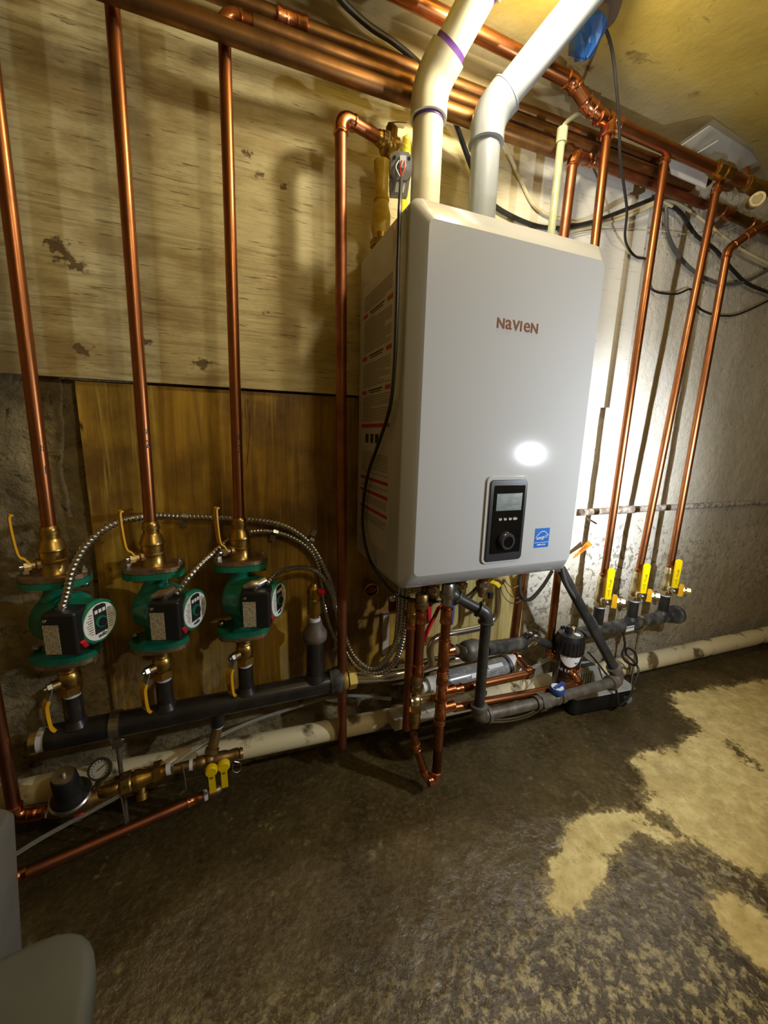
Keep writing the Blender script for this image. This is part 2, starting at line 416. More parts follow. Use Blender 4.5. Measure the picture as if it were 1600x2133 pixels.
DRY = [pts_floor([(1265, -60), (1300, 0), (1380, 40), (1370, 75), (1290, 110), (1230, 125), (1145, 150), (1175, 200), (1195, 260), (1190, 300), (1120, 322), (1060, 330), (980, 340), (930, 380), (905, 440), (872, 520), (850, 580), (870, 640), (900, 700), (945, 712), (990, 660), (1055, 600), (1070, 500), (1100, 450), (1170, 405), (1230, 410), (1270, 440), (1340, 405), (1400, 440), (1430, 480), (1480, 500), (1600, 545), (2200, 700), (2600, 300), (2200, -200)]),
       pts_floor([(1385, 600), (1430, 680), (1450, 750), (1530, 805), (1620, 860), (2000, 1000), (2200, 900), (1640, 700), (1560, 650), (1480, 600), (1420, 560)])]
DAMP = [pts_floor([(1450, 560), (1500, 520), (1620, 560), (1700, 660), (1560, 640)]), pts_floor([(1460, 90), (1500, 100), (1590, 190), (1560, 200), (1480, 130)]),
        pts_floor([(1180, 340), (1290, 345), (1330, 400), (1260, 385), (1200, 365)])]
def inside(p, poly):
    c = False; j = len(poly)-1
    for i in range(len(poly)):
        a, b = poly[i], poly[j]
        if (a.y > p.y) != (b.y > p.y) and p.x < (b.x-a.x)*(p.y-a.y)/(b.y-a.y)+a.x: c = not c
        j = i
    return c
def make_floor():
    x0, x1, y0, y1, st = -1.02, 2.6, -1.12, 0.03, 0.014
    nx, ny = int((x1-x0)/st), int((y1-y0)/st); vs = []; dr = []; cr = []
    for j in range(ny+1):
        for i in range(nx+1):
            x, y = x0+i*(x1-x0)/nx, y0+j*(y1-y0)/ny
            n = noise.noise(V((x*7, y*7, 0.3)))*0.6+noise.noise(V((x*2.2, y*2.2, 4.3)))
            vs.append((x, y, -0.004+0.0035*n-0.003))
            q = V((x+0.018*noise.noise(V((x*22, y*22, 1))), y+0.018*noise.noise(V((x*22, y*22, 9)))))
            d = 1.0 if any(inside(q, pl) for pl in DRY) else 0.0
            if any(inside(q, pl) for pl in DAMP): d = 0.15
            dr.append(d)
            c = max(0.0, min(1.0, (-0.47-y+0.16*noise.noise(V((x*3, y*3, 2))))/0.25))
            cr.append(c)
    fs = [(j*(nx+1)+i, j*(nx+1)+i+1, (j+1)*(nx+1)+i+1, (j+1)*(nx+1)+i) for j in range(ny) for i in range(nx)]
    w_ = nx+1
    for arr, times in ((dr, 5), (cr, 1)):
        for _ in range(times):
            src = arr[:]
            for j in range(1, ny):
                for i in range(1, nx):
                    k = j*w_+i; arr[k] = (src[k]*2+src[k-1]+src[k+1]+src[k-w_]+src[k+w_])/6
    def quad(a, b, c, d):
        i = len(vs); vs.extend([(a, c, -0.007), (b, c, -0.007), (b, d, -0.007), (a, d, -0.007)]); dr.extend([0]*4); cr.extend([1]*4); fs.append((i, i+1, i+2, i+3))
    quad(-1.4, 3.5, -2.7, y0); quad(-1.4, x0, y0, 0.05); quad(x1, 3.5, y0, 0.05)
    me = bpy.data.meshes.new('floor'); me.from_pydata(vs, [], fs)
    for nm, val in (('dry', dr), ('crumb', cr)):
        a = me.attributes.new(nm, 'FLOAT', 'POINT'); a.data.foreach_set('value', val)
    me.polygons.foreach_set('use_smooth', [True]*len(fs)); me.materials.append(floor_mat())
    o = bpy.data.objects.new('floor', me); COL.objects.link(o); BASE[o] = V((0, 0, 0)); return struct(o)
make_floor()
# ---- back wall: rubble and whitewashed render
def wall_mat():
    m, nt, b = nodes('foundation_wall')
    g, px, py, pz = pos_nodes(nt)
    n1 = nz(nt, g, 9, 6, 0.62); n2 = nz(nt, g, 42, 6, 0.68, dist=0.6); n3 = nz(nt, g, 3.2, 5, 0.6); n4 = nz(nt, g, 130, 4, 0.6)
    dirt = mix(nt, ramp(nt, n1, [(0.33, 0.0), (0.68, 1.0)]), (0.11, 0.080, 0.032), (0.42, 0.345, 0.185))
    dirt = mix(nt, ramp(nt, n2, [(0.30, 1.0), (0.42, 0.0)]), dirt, (0.035, 0.024, 0.012))
    white = mix(nt, ramp(nt, n3, [(0.35, 0.0), (0.65, 1.0)]), (0.62, 0.575, 0.47), (0.74, 0.715, 0.65))
    # flaking: dense low on the wall and near the top, sparse between
    low = smst(nt, pz, 0.72, 0.45); high = smst(nt, pz, 1.15, 1.5)
    th = mth(nt, 'ADD', mth(nt, 'MULTIPLY', mth(nt, 'MAXIMUM', low, mth(nt, 'MULTIPLY', high, 0.6)), 0.145), mth(nt, 'MULTIPLY', mth(nt, 'SUBTRACT', n3, 0.5), 0.30))
    th = mth(nt, 'ADD', th, 0.30)
    fl = mth(nt, 'MULTIPLY', mth(nt, 'SUBTRACT', th, n2), 30, clamp=True)
    flc = mix(nt, n1, (0.24, 0.21, 0.15), (0.42, 0.38, 0.30))
    white = mix(nt, fl, white, flc)
    base = smst(nt, mth(nt, 'ADD', pz, mth(nt, 'MULTIPLY', mth(nt, 'SUBTRACT', n3, 0.5), 0.5)), 0.46, 0.20)
    white = mix(nt, mth(nt, 'MULTIPLY', base, 0.8), white, mix(nt, n1, (0.20, 0.15, 0.08), (0.42, 0.36, 0.25)))
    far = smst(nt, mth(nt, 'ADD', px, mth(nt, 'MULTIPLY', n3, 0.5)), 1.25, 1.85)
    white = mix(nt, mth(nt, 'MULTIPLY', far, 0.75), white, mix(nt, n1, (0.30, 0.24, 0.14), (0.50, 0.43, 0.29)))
    side = smst(nt, mth(nt, 'ADD', px, mth(nt, 'MULTIPLY', mth(nt, 'SUBTRACT', n1, 0.5), 0.2)), 0.50, 0.62)
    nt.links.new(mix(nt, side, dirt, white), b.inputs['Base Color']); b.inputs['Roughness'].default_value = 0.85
    h = mth(nt, 'ADD', mth(nt, 'MULTIPLY', n1, 1.2), mth(nt, 'MULTIPLY', n2, 0.7))
    h = mth(nt, 'SUBTRACT', h, mth(nt, 'MULTIPLY', fl, 0.25))
    p = bump(nt, b, h, 0.8, 0.014)
    bump(nt, b, n4, 0.35, 0.003, p)
    return m
def make_wall():
    x0, x1, z0, z1, st = -1.35, 3.45, -0.02, 1.84, 0.022
    nx, nz_ = int((x1-x0)/st), int((z1-z0)/st); vs = []
    for j in range(nz_+1):
        for i in range(nx+1):
            x, z = x0+i*(x1-x0)/nx, z0+j*(z1-z0)/nz_
            k = 1.0 if x < 0.5 else max(0.3, 1-(x-0.5)*5)
            n = noise.noise(V((x*6, z*6, 0.7)))+0.5*noise.noise(V((x*15, z*15, 3.1)))+0.3*noise.noise(V((x*34, z*34, 7.7)))
            vs.append((x, 0.016*k+0.014*k*n if n < 1 else 0.03*k, z))
    fs = [(j*(nx+1)+i, j*(nx+1)+i+1, (j+1)*(nx+1)+i+1, (j+1)*(nx+1)+i) for j in range(nz_) for i in range(nx)]
    me = bpy.data.meshes.new('wall_back'); me.from_pydata(vs, [], fs)
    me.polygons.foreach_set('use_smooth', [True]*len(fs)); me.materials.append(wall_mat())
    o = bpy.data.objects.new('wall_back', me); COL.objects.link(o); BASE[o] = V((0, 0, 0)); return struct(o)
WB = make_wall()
def upper_board_mat():
    m, nt, b = nodes('cream_painted_board'); g, px, py, pz = pos_nodes(nt)
    n1 = nz(nt, g, 5, 6, 0.65, (1, 1, 2.2)); n2 = nz(nt, g, 22, 5, 0.6, (0.22, 1, 3.2), 0.5); n3 = nz(nt, g, 17, 5, 0.7, (0.6, 1, 1.6), 0.5, (3.1, 0, 1)); n5 = nz(nt, g, 95, 4, 0.62, (0.13, 1, 1.7), 0.25); n6 = nz(nt, g, 150, 3, 0.6, (0.09, 1, 1.5), 0.2)
    c = mix(nt, ramp(nt, n1, [(0.35, 0.0), (0.68, 1.0)]), (0.48, 0.39, 0.17), (0.68, 0.60, 0.33))
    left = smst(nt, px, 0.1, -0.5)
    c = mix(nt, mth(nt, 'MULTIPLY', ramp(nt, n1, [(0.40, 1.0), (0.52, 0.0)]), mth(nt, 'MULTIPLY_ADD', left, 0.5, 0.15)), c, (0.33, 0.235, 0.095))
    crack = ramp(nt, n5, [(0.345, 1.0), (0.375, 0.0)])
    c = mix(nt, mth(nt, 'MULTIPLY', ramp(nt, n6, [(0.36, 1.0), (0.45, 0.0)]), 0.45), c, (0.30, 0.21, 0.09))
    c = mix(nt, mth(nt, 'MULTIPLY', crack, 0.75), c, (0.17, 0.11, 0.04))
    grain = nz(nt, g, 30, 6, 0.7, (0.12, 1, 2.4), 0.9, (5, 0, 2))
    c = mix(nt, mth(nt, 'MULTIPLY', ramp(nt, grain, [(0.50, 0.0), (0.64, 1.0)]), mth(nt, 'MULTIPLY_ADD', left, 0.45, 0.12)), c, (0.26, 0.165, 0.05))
    spot = ramp(nt, n3, [(0.27, 1.0), (0.31, 0.0)])
    for sx_, sz_, r_ in ((-0.348, 1.045, 0.026), (-0.585, 1.235, 0.030), (-0.575, 1.215, 0.022), (-0.557, 1.205, 0.022), (-0.565, 1.053, 0.022), (-0.452, 1.082, 0.014), (-0.237, 1.466, 0.007), (-0.215, 1.435, 0.010), (-0.165, 1.427, 0.008)):
        du = mth(nt, 'POWER', mth(nt, 'MULTIPLY', mth(nt, 'SUBTRACT', px, sx_), 0.75), 2.0); dv = mth(nt, 'POWER', mth(nt, 'SUBTRACT', pz, sz_), 2.0)
        ds = mth(nt, 'SQRT', mth(nt, 'ADD', du, dv))
        ds = mth(nt, 'ADD', ds, mth(nt, 'MULTIPLY', mth(nt, 'SUBTRACT', nz(nt, g, 70, 5, 0.7), 0.5), 0.06))
        spot = mth(nt, 'MAXIMUM', spot, smst(nt, ds, r_*0.55, r_*0.28))
    c = mix(nt, mth(nt, 'MULTIPLY', spot, 0.9), c, (0.10, 0.06, 0.02))
    white = mix(nt, n1, (0.62, 0.59, 0.50), (0.74, 0.73, 0.68))
    white = mix(nt, mth(nt, 'MULTIPLY', crack, 0.35), white, (0.3, 0.25, 0.17))
    white = mix(nt, mth(nt, 'MULTIPLY', spot, 0.8), white, (0.25, 0.2, 0.13))
    c = mix(nt, smst(nt, mth(nt, 'ADD', px, mth(nt, 'MULTIPLY', n1, 0.3)), 0.45, 0.75), c, white)
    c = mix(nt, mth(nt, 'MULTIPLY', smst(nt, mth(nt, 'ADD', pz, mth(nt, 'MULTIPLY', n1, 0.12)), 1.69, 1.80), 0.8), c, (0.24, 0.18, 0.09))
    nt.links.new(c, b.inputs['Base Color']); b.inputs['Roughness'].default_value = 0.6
    h = mth(nt, 'SUBTRACT', mth(nt, 'MULTIPLY', n2, 0.7), mth(nt, 'MULTIPLY', crack, 0.8))
    bump(nt, b, h, 0.35, 0.006); return m
def lower_board_mat():
    m, nt, b = nodes('bare_plywood'); g, px, py, pz = pos_nodes(nt)
    n1 = nz(nt, g, 18, 6, 0.6, (3.0, 1, 0.18), 0.6); n2 = nz(nt, g, 4, 5, 0.6); n3 = nz(nt, g, 60, 4, 0.6, (3, 1, 0.1)); n4 = nz(nt, g, 9, 6, 0.7, (1.6, 1, 0.5), 1.0)
    c = mix(nt, ramp(nt, n1, [(0.3, 0.0), (0.7, 1.0)]), (0.22, 0.115, 0.010), (0.52, 0.31, 0.030))
    c = mix(nt, ramp(nt, n2, [(0.40, 1.0), (0.58, 0.0)]), c, (0.15, 0.075, 0.010))
    c = mix(nt, ramp(nt, n4, [(0.30, 1.0), (0.36, 0.0)]), c, (0.035, 0.018, 0.005))
    c = mix(nt, mth(nt, 'MULTIPLY', ramp(nt, n3, [(0.56, 0.0), (0.70, 1.0)]), 0.6), c, (0.48, 0.33, 0.07))
    # pale bare patches low down, and yellow weathered wood under the boiler
    pale = mth(nt, 'MULTIPLY', smst(nt, pz, 0.42, 0.30), ramp(nt, n4, [(0.50, 0.0), (0.56, 1.0)]))
    c = mix(nt, mth(nt, 'MULTIPLY', pale, 0.6), c, (0.34, 0.25, 0.11))
    c = mix(nt, mth(nt, 'MULTIPLY', smst(nt, px, 0.12, 0.32), 0.9), c, mix(nt, ramp(nt, n1, [(0.35, 0.0), (0.65, 1.0)]), (0.36, 0.26, 0.07), (0.66, 0.56, 0.24)))
    nt.links.new(c, b.inputs['Base Color']); b.inputs['Roughness'].default_value = 0.5
    bump(nt, b, mth(nt, 'ADD', n1, mth(nt, 'MULTIPLY', n3, 0.4)), 0.25, 0.003); return m
def panel(name, poly, y, t, mat):
    o = B().prism(poly, (0, y, 0), X, Z, Y, t).add(name, mat, None, (0, 0, 0), False)
    return struct(o)
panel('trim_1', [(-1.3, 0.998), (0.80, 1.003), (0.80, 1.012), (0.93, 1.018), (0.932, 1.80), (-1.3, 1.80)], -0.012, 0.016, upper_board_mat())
panel('trim_2', [(-0.582, 0.235), (0.30, 0.225), (0.605, 0.215), (0.605, 0.997), (-0.584, 0.994)], -0.005, 0.010, lower_board_mat())
def ceil_mat():
    m, nt, b = nodes('ochre_plaster'); g, px, py, pz = pos_nodes(nt)
    n1 = nz(nt, g, 4, 6, 0.62); n2 = nz(nt, g, 22, 5, 0.6); n3 = nz(nt, g, 12, 6, 0.7, None, 0.7)
    c = mix(nt, ramp(nt, n1, [(0.35, 0.0), (0.68, 1.0)]), (0.42, 0.29, 0.045), (0.56, 0.42, 0.095))
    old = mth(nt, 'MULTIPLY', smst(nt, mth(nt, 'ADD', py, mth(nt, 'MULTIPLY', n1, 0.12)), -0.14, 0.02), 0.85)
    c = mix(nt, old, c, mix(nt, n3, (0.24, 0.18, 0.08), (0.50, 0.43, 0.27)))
    c = mix(nt, ramp(nt, n3, [(0.30, 1.0), (0.38, 0.0)]), c, (0.18, 0.12, 0.03))
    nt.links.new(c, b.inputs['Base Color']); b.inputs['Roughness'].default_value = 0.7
    bump(nt, b, mth(nt, 'ADD', n1, mth(nt, 'MULTIPLY', n2, 0.3)), 0.3, 0.015); return m
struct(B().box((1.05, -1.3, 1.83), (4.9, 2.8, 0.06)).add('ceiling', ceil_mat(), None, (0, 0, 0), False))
drab = M('drab_render', (0.40, 0.33, 0.19), 0.9, 0, (0.28, 0.22, 0.12), 4, bs=20)
struct(B().box((-1.38, -1.3, 0.9), (0.06, 2.8, 1.9)).add('wall_left', drab, None, (0, 0, 0), False))
struct(B().box((3.48, -1.3, 0.9), (0.06, 2.8, 1.9)).add('wall_right', drab, None, (0, 0, 0), False))
struct(B().box((1.05, -2.7, 0.9), (4.9, 0.06, 1.9)).add('wall_front', drab, None, (0, 0, 0), False))
# stain marks on the boards and old pipe strap marks stay in the materials above
# ================================================================== LEFT SIDE: risers, pumps, header
YL = -0.10
PX = [-0.623, -0.457, -0.288]
which = ['leftmost', 'middle', 'right-hand']
num = ['one', 'two', 'three']
ZH = 0.278
def rot(v, a): return Matrix.Rotation(a, 3, 'Z')@V(v)
# ---- circulator pump, built once at PX[0]
def make_pump():
    c = V((PX[0], YL, 0.5375)); p = T('circulator_pump', (PX[0], YL, 0.452), '', 'pump', 'green circulator pumps')
    b = B()   # body: two flanges joined by a bulging volute
    def oval(z, t):
        pl = []
        for k in range(36):
            a = 2*math.pi*k/36; ca, sa = math.cos(a), math.sin(a)
            r = 1/((abs(ca)/0.057)**2.6+(abs(sa)/0.041)**2.6)**(1/2.6)
            pl.append((r*ca, r*sa*0.95))
        return pl
    b.prism(oval(0, 0), c+Z*0.070, rot(X, -0.1), rot(Y, -0.1), Z, 0.012)
    b.prism(oval(0, 0), c-Z*0.082, rot(X, -0.1), rot(Y, -0.1), Z, 0.012)
    b.tube([c+V((0, 0, 0.072)), c+V((0, 0, 0.055)), c+V((-0.006, 0, 0.035)), c+V((-0.014, 0, 0.015)), c+V((-0.016, 0, 0)), c+V((-0.014, 0, -0.015)), c+V((-0.006, 0, -0.035)), c+V((0, 0, -0.055)), c+V((0, 0, -0.072))],
           [0.024, 0.021, 0.023, 0.028, 0.030, 0.028, 0.023, 0.021, 0.024], 18)
    th = -0.53; mx = rot(X, th); my = rot(-Y, th)     # motor axis, and the side that faces the room
    b.lathe(c-mx*0.034, mx, [(0, 0.020), (0.006, 0.038), (0.014, 0.046), (0.040, 0.048), (0.046, 0.052), (0.056, 0.052)], 28)
    b.add('pump_body', 'green', p)
    b = B().lathe(c+mx*0.022, mx, [(0, 0.050), (0.008, 0.050), (0.010, 0.0415), (0.030, 0.0412), (0.052, 0.041), (0.055, 0.0425), (0.062, 0.0425), (0.0645, 0.0405)], 32)
    mo = b.add('motor_housing', 'green', p)
    fc = c+mx*0.0868; u = -my; u = Z.cross(mx).normalized()
    fp = B().lathe(fc, mx, [(0, 0.0365), (0.0012, 0.0362)], 32).add('faceplate', 'white', p)
    b_ = None; fo = fc+mx*0.0013; dk = [(-0.014, -0.0215), (0.014, -0.0215), (0.014, 0.0305), (0.007, 0.0345), (-0.007, 0.0345), (-0.014, 0.0305)]
    B().prism(dk, fo, u, Z, mx, 0.0006).add('control_panel', 'black', p)
    d = B().lathe(fo+mx*0.0006, mx, [(0, 0.012), (0.003, 0.0115), (0.003, 0.0085)], 24, False).add('dial_ring', 'green', p)
    B().lathe(fo+mx*0.0004, mx, [(0, 0.0088), (0.006, 0.0080)], 20).add('dial_knob', 'blackp', p)
    b = B()
    for k in (-1, 0, 1): b.box(fo+u*(k*0.0085)+Z*0.022+mx*0.0008, (0.0062, 0.007, 0.0004), u, Z, mx)
    b.add('mode_symbols', 'white', p)
    b = B()
    for s in (-1, 1):
        for k in range(9):
            zz = 0.020-k*0.0048; half = math.sqrt(max(0.0335**2-zz*zz, 0)); a0, a1 = 0.0165, half
            L = (a1-a0)*(0.55+0.4*random.random())
            b.box(fo+u*(s*(a0+L/2+0.0005))+Z*zz, (L, 0.0017 if k % 3 else 0.0024, 0.0004), u, Z, mx)
    b.add('fine_print', 'greyprint', p)['kind'] = 'stuff'
    text('wilo', fo-Z*0.0275+u*0.001, u, Z, 0.0115, 'black', p, lift=0.0002, shear=0.25, bold=0.0003)
    tx = rot(X, -0.28); ty = rot(-Y, -0.28); bc = c+V((0.030, -0.062, 0.0))-Z*0.001
    tb = B().rbox(bc, (0.058, 0.048, 0.080), 0.006, tx, ty, Z).add('terminal_box', 'blackp', p)
    fo = bc+ty*0.0244
    B().box(fo-tx*0.0125-Z*0.008, (0.026, 0.0010, 0.056), tx, ty, Z).add('rating_label', 'silver', p)
    B().lathe(fo-tx*0.0205+Z*0.028, ty, [(0, 0.0036), (0.0015, 0.0032), (0.002, 0.001)], 10).add('screw', 'chrome', p)
    sw = bc+tx*0.0310+ty*0.010-Z*0.024
    B().rbox(sw, (0.012, 0.019, 0.006), 0.003, ty, (Z*0.85+ty*0.5).normalized(), tx).add('switch_knob', 'red', p)
    for s in (-1, 1):
        for z in (0.060, -0.066):
            q = c+rot(X, -0.1)*(s*0.047)+Z*z
            B().hexn(q, q+Z*0.010, 0.0075).add('nut', 'steel', p)
    B().cyl(c+V((0.02, 0.0, 0.050))+my*0.0, c+V((0.02, 0, 0.058)), 0.005).add('vent_screw', 'steel', p)
    return p, bc-tx*0.008+Z*0.0385
P0, BOXTOP = make_pump()
PL = ['green circulator pump at far left with white round faceplate turned to the room',
      'green circulator pump second from the left, under copper riser marked 2',
      'green circulator pump nearest the boiler, faceplate seen most edge-on']
for i in range(3):
    o = P0 if i == 0 else copy_tree(P0)
    o.location.x = PX[i]; o['label'] = PL[i]
# ---- isolation valves above the pumps
def lever(b, s0, out, up, L, side, width=0.015, thick=0.0032, kick=0.016):
    pts = [s0, s0+out*0.006+up*0.010, s0+out*kick+up*0.024, s0+out*(kick+0.004)+up*(L-0.008), s0+out*(kick-0.002)+up*L]
    b.strap(smooth_path(pts, 5), side, width, thick)
def top_valve():
    x, y, z = PX[0], YL, 0.6205; p = T('isolation_valve', (x, y, z), '', 'valve', 'brass flange valves above the pumps')
    b = B(); pl = []
    for k in range(36):
        a = 2*math.pi*k/36; r = 1/((abs(math.cos(a))/0.057)**2.4+(abs(math.sin(a))/0.039)**2.4)**(1/2.4); pl.append((r*math.cos(a), r*math.sin(a)))
    b.prism(pl, (x, y, z), rot(X, -0.1), rot(Y, -0.1), Z, 0.009); b.add('flange', 'brass_plate', p)
    B().lathe((x, y, z+0.008), Z, [(0, 0.026), (0.004, 0.0225), (0.022, 0.0215), (0.024, 0.0235), (0.027, 0.0235), (0.029, 0.021), (0.044, 0.021), (0.046, 0.0232), (0.049, 0.0232), (0.052, 0.021), (0.062, 0.019), (0.068, 0.0145)], 24).add('valve_body', 'brass', p)
    B().lathe((x, y, z+0.074), Z, [(0, 0.0148), (0.010, 0.0146), (0.011, 0.0165), (0.016, 0.0165), (0.017, 0.0148), (0.022, 0.0150), (0.026, 0.0128)], 20).add('solder_cup', 'brass', p)
    d = V((-0.86, -0.51, 0)).normalized(); sz = z+0.030
    s0 = V((x, y, sz))
    B().lathe(s0, d, [(0.015, 0.012), (0.026, 0.011), (0.028, 0.0075), (0.034, 0.0075)], 14).add('stem_housing', 'brass_dull', p)
    b = B(); b.hexn(s0+d*0.034, s0+d*0.044, 0.0085); b.cyl(s0+d*0.044, s0+d*0.050, 0.004); b.add('stem_nut', 'chrome', p)
    b = B(); lever(b, s0+d*0.035+Z*0.004, d*0.9, Z, 0.094, V((0.51, -0.86, 0)), 0.013)
    lv = b.add('lever_handle', 'yellow_d', p)
    for s in (-1, 1):
        q = V((x, y, z+0.009))+rot(X, -0.1)*(s*0.047)
        bb = B(); bb.hexn(q, q+Z*0.006, 0.0085); bb.cyl(q+Z*0.006, q+Z*0.012, 0.004); bb.add('bolt', 'steel', p)
    return p
def low_valve():
    x, y, z = PX[0], YL, 0.3735; p = T('ball_valve', (x, y, z), '', 'valve', 'brass valves below the pumps')
    pl = []
    for k in range(36):
        a = 2*math.pi*k/36; r = 1/((abs(math.cos(a))/0.056)**2.4+(abs(math.sin(a))/0.038)**2.4)**(1/2.4); pl.append((r*math.cos(a), r*math.sin(a)))
    B().prism(pl, (x, y, 0.4455), rot(X, -0.1), rot(Y, -0.1), Z, 0.0095).add('flange', 'brass_plate', p)
    b = B().lathe((x, y, z), Z, [(0, 0.0165), (0.014, 0.0165), (0.016, 0.0185), (0.028, 0.0205), (0.040, 0.019), (0.046, 0.0155), (0.050, 0.0185), (0.054, 0.0155), (0.058, 0.0185), (0.062, 0.0155), (0.068, 0.019), (0.072, 0.020)], 20)
    b.hexn((x, y, z-0.001), (x, y, z+0.016), 0.0205); b.add('valve_body', 'brass', p)
    d = V((-0.80, -0.60, 0)).normalized(); s0 = V((x, y, z+0.028))
    B().cyl(s0+d*0.014, s0+d*0.030, 0.010).add('stem_housing', 'brass_dull', p)
    b = B(); b.hexn(s0+d*0.030, s0+d*0.038, 0.009); b.cyl(s0+d*0.038, s0+d*0.043, 0.004); b.add('stem_nut', 'chrome', p)
    b = B(); side = V((0.60, -0.80, 0)); b.strap(smooth_path([s0+d*0.032-Z*0.002, s0+d*0.034-Z*0.010, s0+d*0.040-Z*0.026], 4), side, 0.016, 0.003); b.add('lever_arm', 'steel', p)
    b = B(); b.strap(smooth_path([s0+d*0.040-Z*0.024, s0+d*0.044-Z*0.040, s0+d*0.042-Z*0.080, s0+d*0.036-Z*0.092], 5), side, 0.018, 0.006)
    h = b.add('lever_handle', 'yellow_d', p)
    b = B(); b.box(s0+d*0.0463-Z*0.064, (0.006, 0.0006, 0.026), side, d, Z); b.add('handle_print', 'handle_text', h)
    for s in (-1, 1):
        q = V((x, y, 0.4455))+rot(X, -0.1)*(s*0.046)
        bb = B(); bb.hexn(q-Z*0.006, q, 0.0078); bb.cyl(q-Z*0.014, q-Z*0.006, 0.004); bb.add('bolt', 'steel', p)
    return p
for mk, lab in ((top_valve, 'brass flange valve with raised yellow lever, on top of the {} green pump'), (low_valve, 'brass valve with yellow lever hanging down, under the {} green pump')):
    q = mk()
    for i in range(3):
        o = q if i == 0 else copy_tree(q)
        o.location.x = PX[i]; o['label'] = lab.format(which[i])
# ---- three numbered copper risers
tops = [1.795, 1.70, None]
for i in range(3):
    x = PX[i]; lean = (0.010, 0.010, 0.010)[i]
    p = T('copper_riser', (x, YL, 0.7205), 'vertical copper pipe marked number %s, rising from the %s pump valve' % (num[i], which[i]), 'pipe', 'numbered copper risers')
    top = V((x+lean, YL, 1.598 if i == 2 else (1.70 if i == 1 else 1.795)))
    if i == 2:
        run(p, [(x, YL, 0.7205), top+Z*0.025, top+V((0.05, 0, 0.025))], 0.0112, 'copper', 'copper_fit')
    elif i == 1:
        run(p, [(x, YL, 0.7205), top-Z*0.075, top+V((0.05, 0, -0.075))], 0.0112, 'copper', 'copper_fit')
    else:
        B().cyl((x, YL, 0.7205), top, 0.0112).add('pipe', 'copper', p)
    # handwriting on the side that faces the camera
    zz = (0.865, 0.900, 0.893)[i]
    cx = x+lean*(zz-0.72)/0.9
    n = (V((CAM.x, CAM.y, 0))-V((cx, YL, 0))).normalized(); n = rot(n, 0.35); u = Z.cross(n).normalized()
    o = V((cx, YL, zz))+n*0.0113
    text('#', o, u, Z, 0.017, 'black', p, sx=0.75, lift=0.0)
    text(str(i+1), o-Z*(0.040 if i == 0 else 0.026)+u*0.001, u, Z, 0.021, 'black', p, sx=0.8, lift=0.0)
# ---- black steel header with four stubs
hd = T('steel_header', (-0.37, YL, ZH), 'thick black steel header pipe along the wall below the three pumps', 'pipe')
b = B().cyl((-0.672, YL, ZH), (-0.085, YL, ZH-0.001), 0.0262, n=24)
for x in PX: b.cyl((x, YL, ZH), (x, YL, 0.366), 0.0172); b.lathe((x, YL, ZH+0.020), Z, [(0, 0.024), (0.008, 0.020), (0.014, 0.0174)], 18, False)
b.cyl((-0.124, YL, ZH), (-0.124, YL, 0.400), 0.0215); b.lathe((-0.124, YL, ZH+0.018), Z, [(0, 0.028), (0.010, 0.024), (0.016, 0.0217)], 18, False)
b.cyl((-0.355, YL, ZH-0.02), (-0.355, YL, ZH-0.052), 0.0165)
b.add('header_pipe', 'iron_paint', hd)
for x in PX: B().cyl((x, YL, 0.365), (x, YL, 0.3735), 0.0155).add('thread_tape', 'ptfe', hd)
B().cyl((-0.686, YL, ZH), (-0.671, YL, ZH), 0.0235, n=20).add('thread_tape', 'ptfe', hd)
b = B(); b.cyl((-0.697, YL, ZH), (-0.685, YL, ZH), 0.025); b.box((-0.702, YL, ZH), (0.014, 0.018, 0.018)); b.add('end_plug', 'brass_light', hd)
B().cyl((-0.355, YL, ZH-0.059), (-0.355, YL, ZH-0.052), 0.0125).add('thread_tape', 'ptfe', hd)
b = B(); b.lathe((-0.088, YL, ZH), X, [(0, 0.030), (0.012, 0.031), (0.016, 0.034), (0.026, 0.034), (0.028, 0.029), (0.034, 0.027)], 20); b.add('union_collar', 'iron_dusty', hd)
# ---- automatic air vent on the fourth stub
av = T('air_vent', (-0.124, YL, 0.400), 'brass air vent with red cap on dark iron coupling, standing on the black header', 'air vent')
B().lathe((-0.124, YL, 0.398), Z, [(0, 0.0225), (0.006, 0.0285), (0.012, 0.030), (0.024, 0.030), (0.034, 0.024), (0.046, 0.0185), (0.056, 0.0175)], 22).add('reducing_coupling', 'iron_brown', av)
B().cyl((-0.124, YL, 0.453), (-0.124, YL, 0.462), 0.014).add('thread_tape', 'ptfe', av)
B().lathe((-0.124, YL, 0.461), Z, [(0, 0.011), (0.012, 0.011), (0.014, 0.0185), (0.050, 0.0190), (0.052, 0.0165), (0.062, 0.0165), (0.064, 0.0185), (0.078, 0.0180), (0.084, 0.010), (0.090, 0.008)], 20).add('vent_body', 'brass', av)
B().lathe((-0.124+0.010, YL-0.016, 0.533), V((0.7, -0.7, 0.1)), [(0, 0.008), (0.010, 0.0075), (0.012, 0.004)], 12).add('cap', 'red', av)
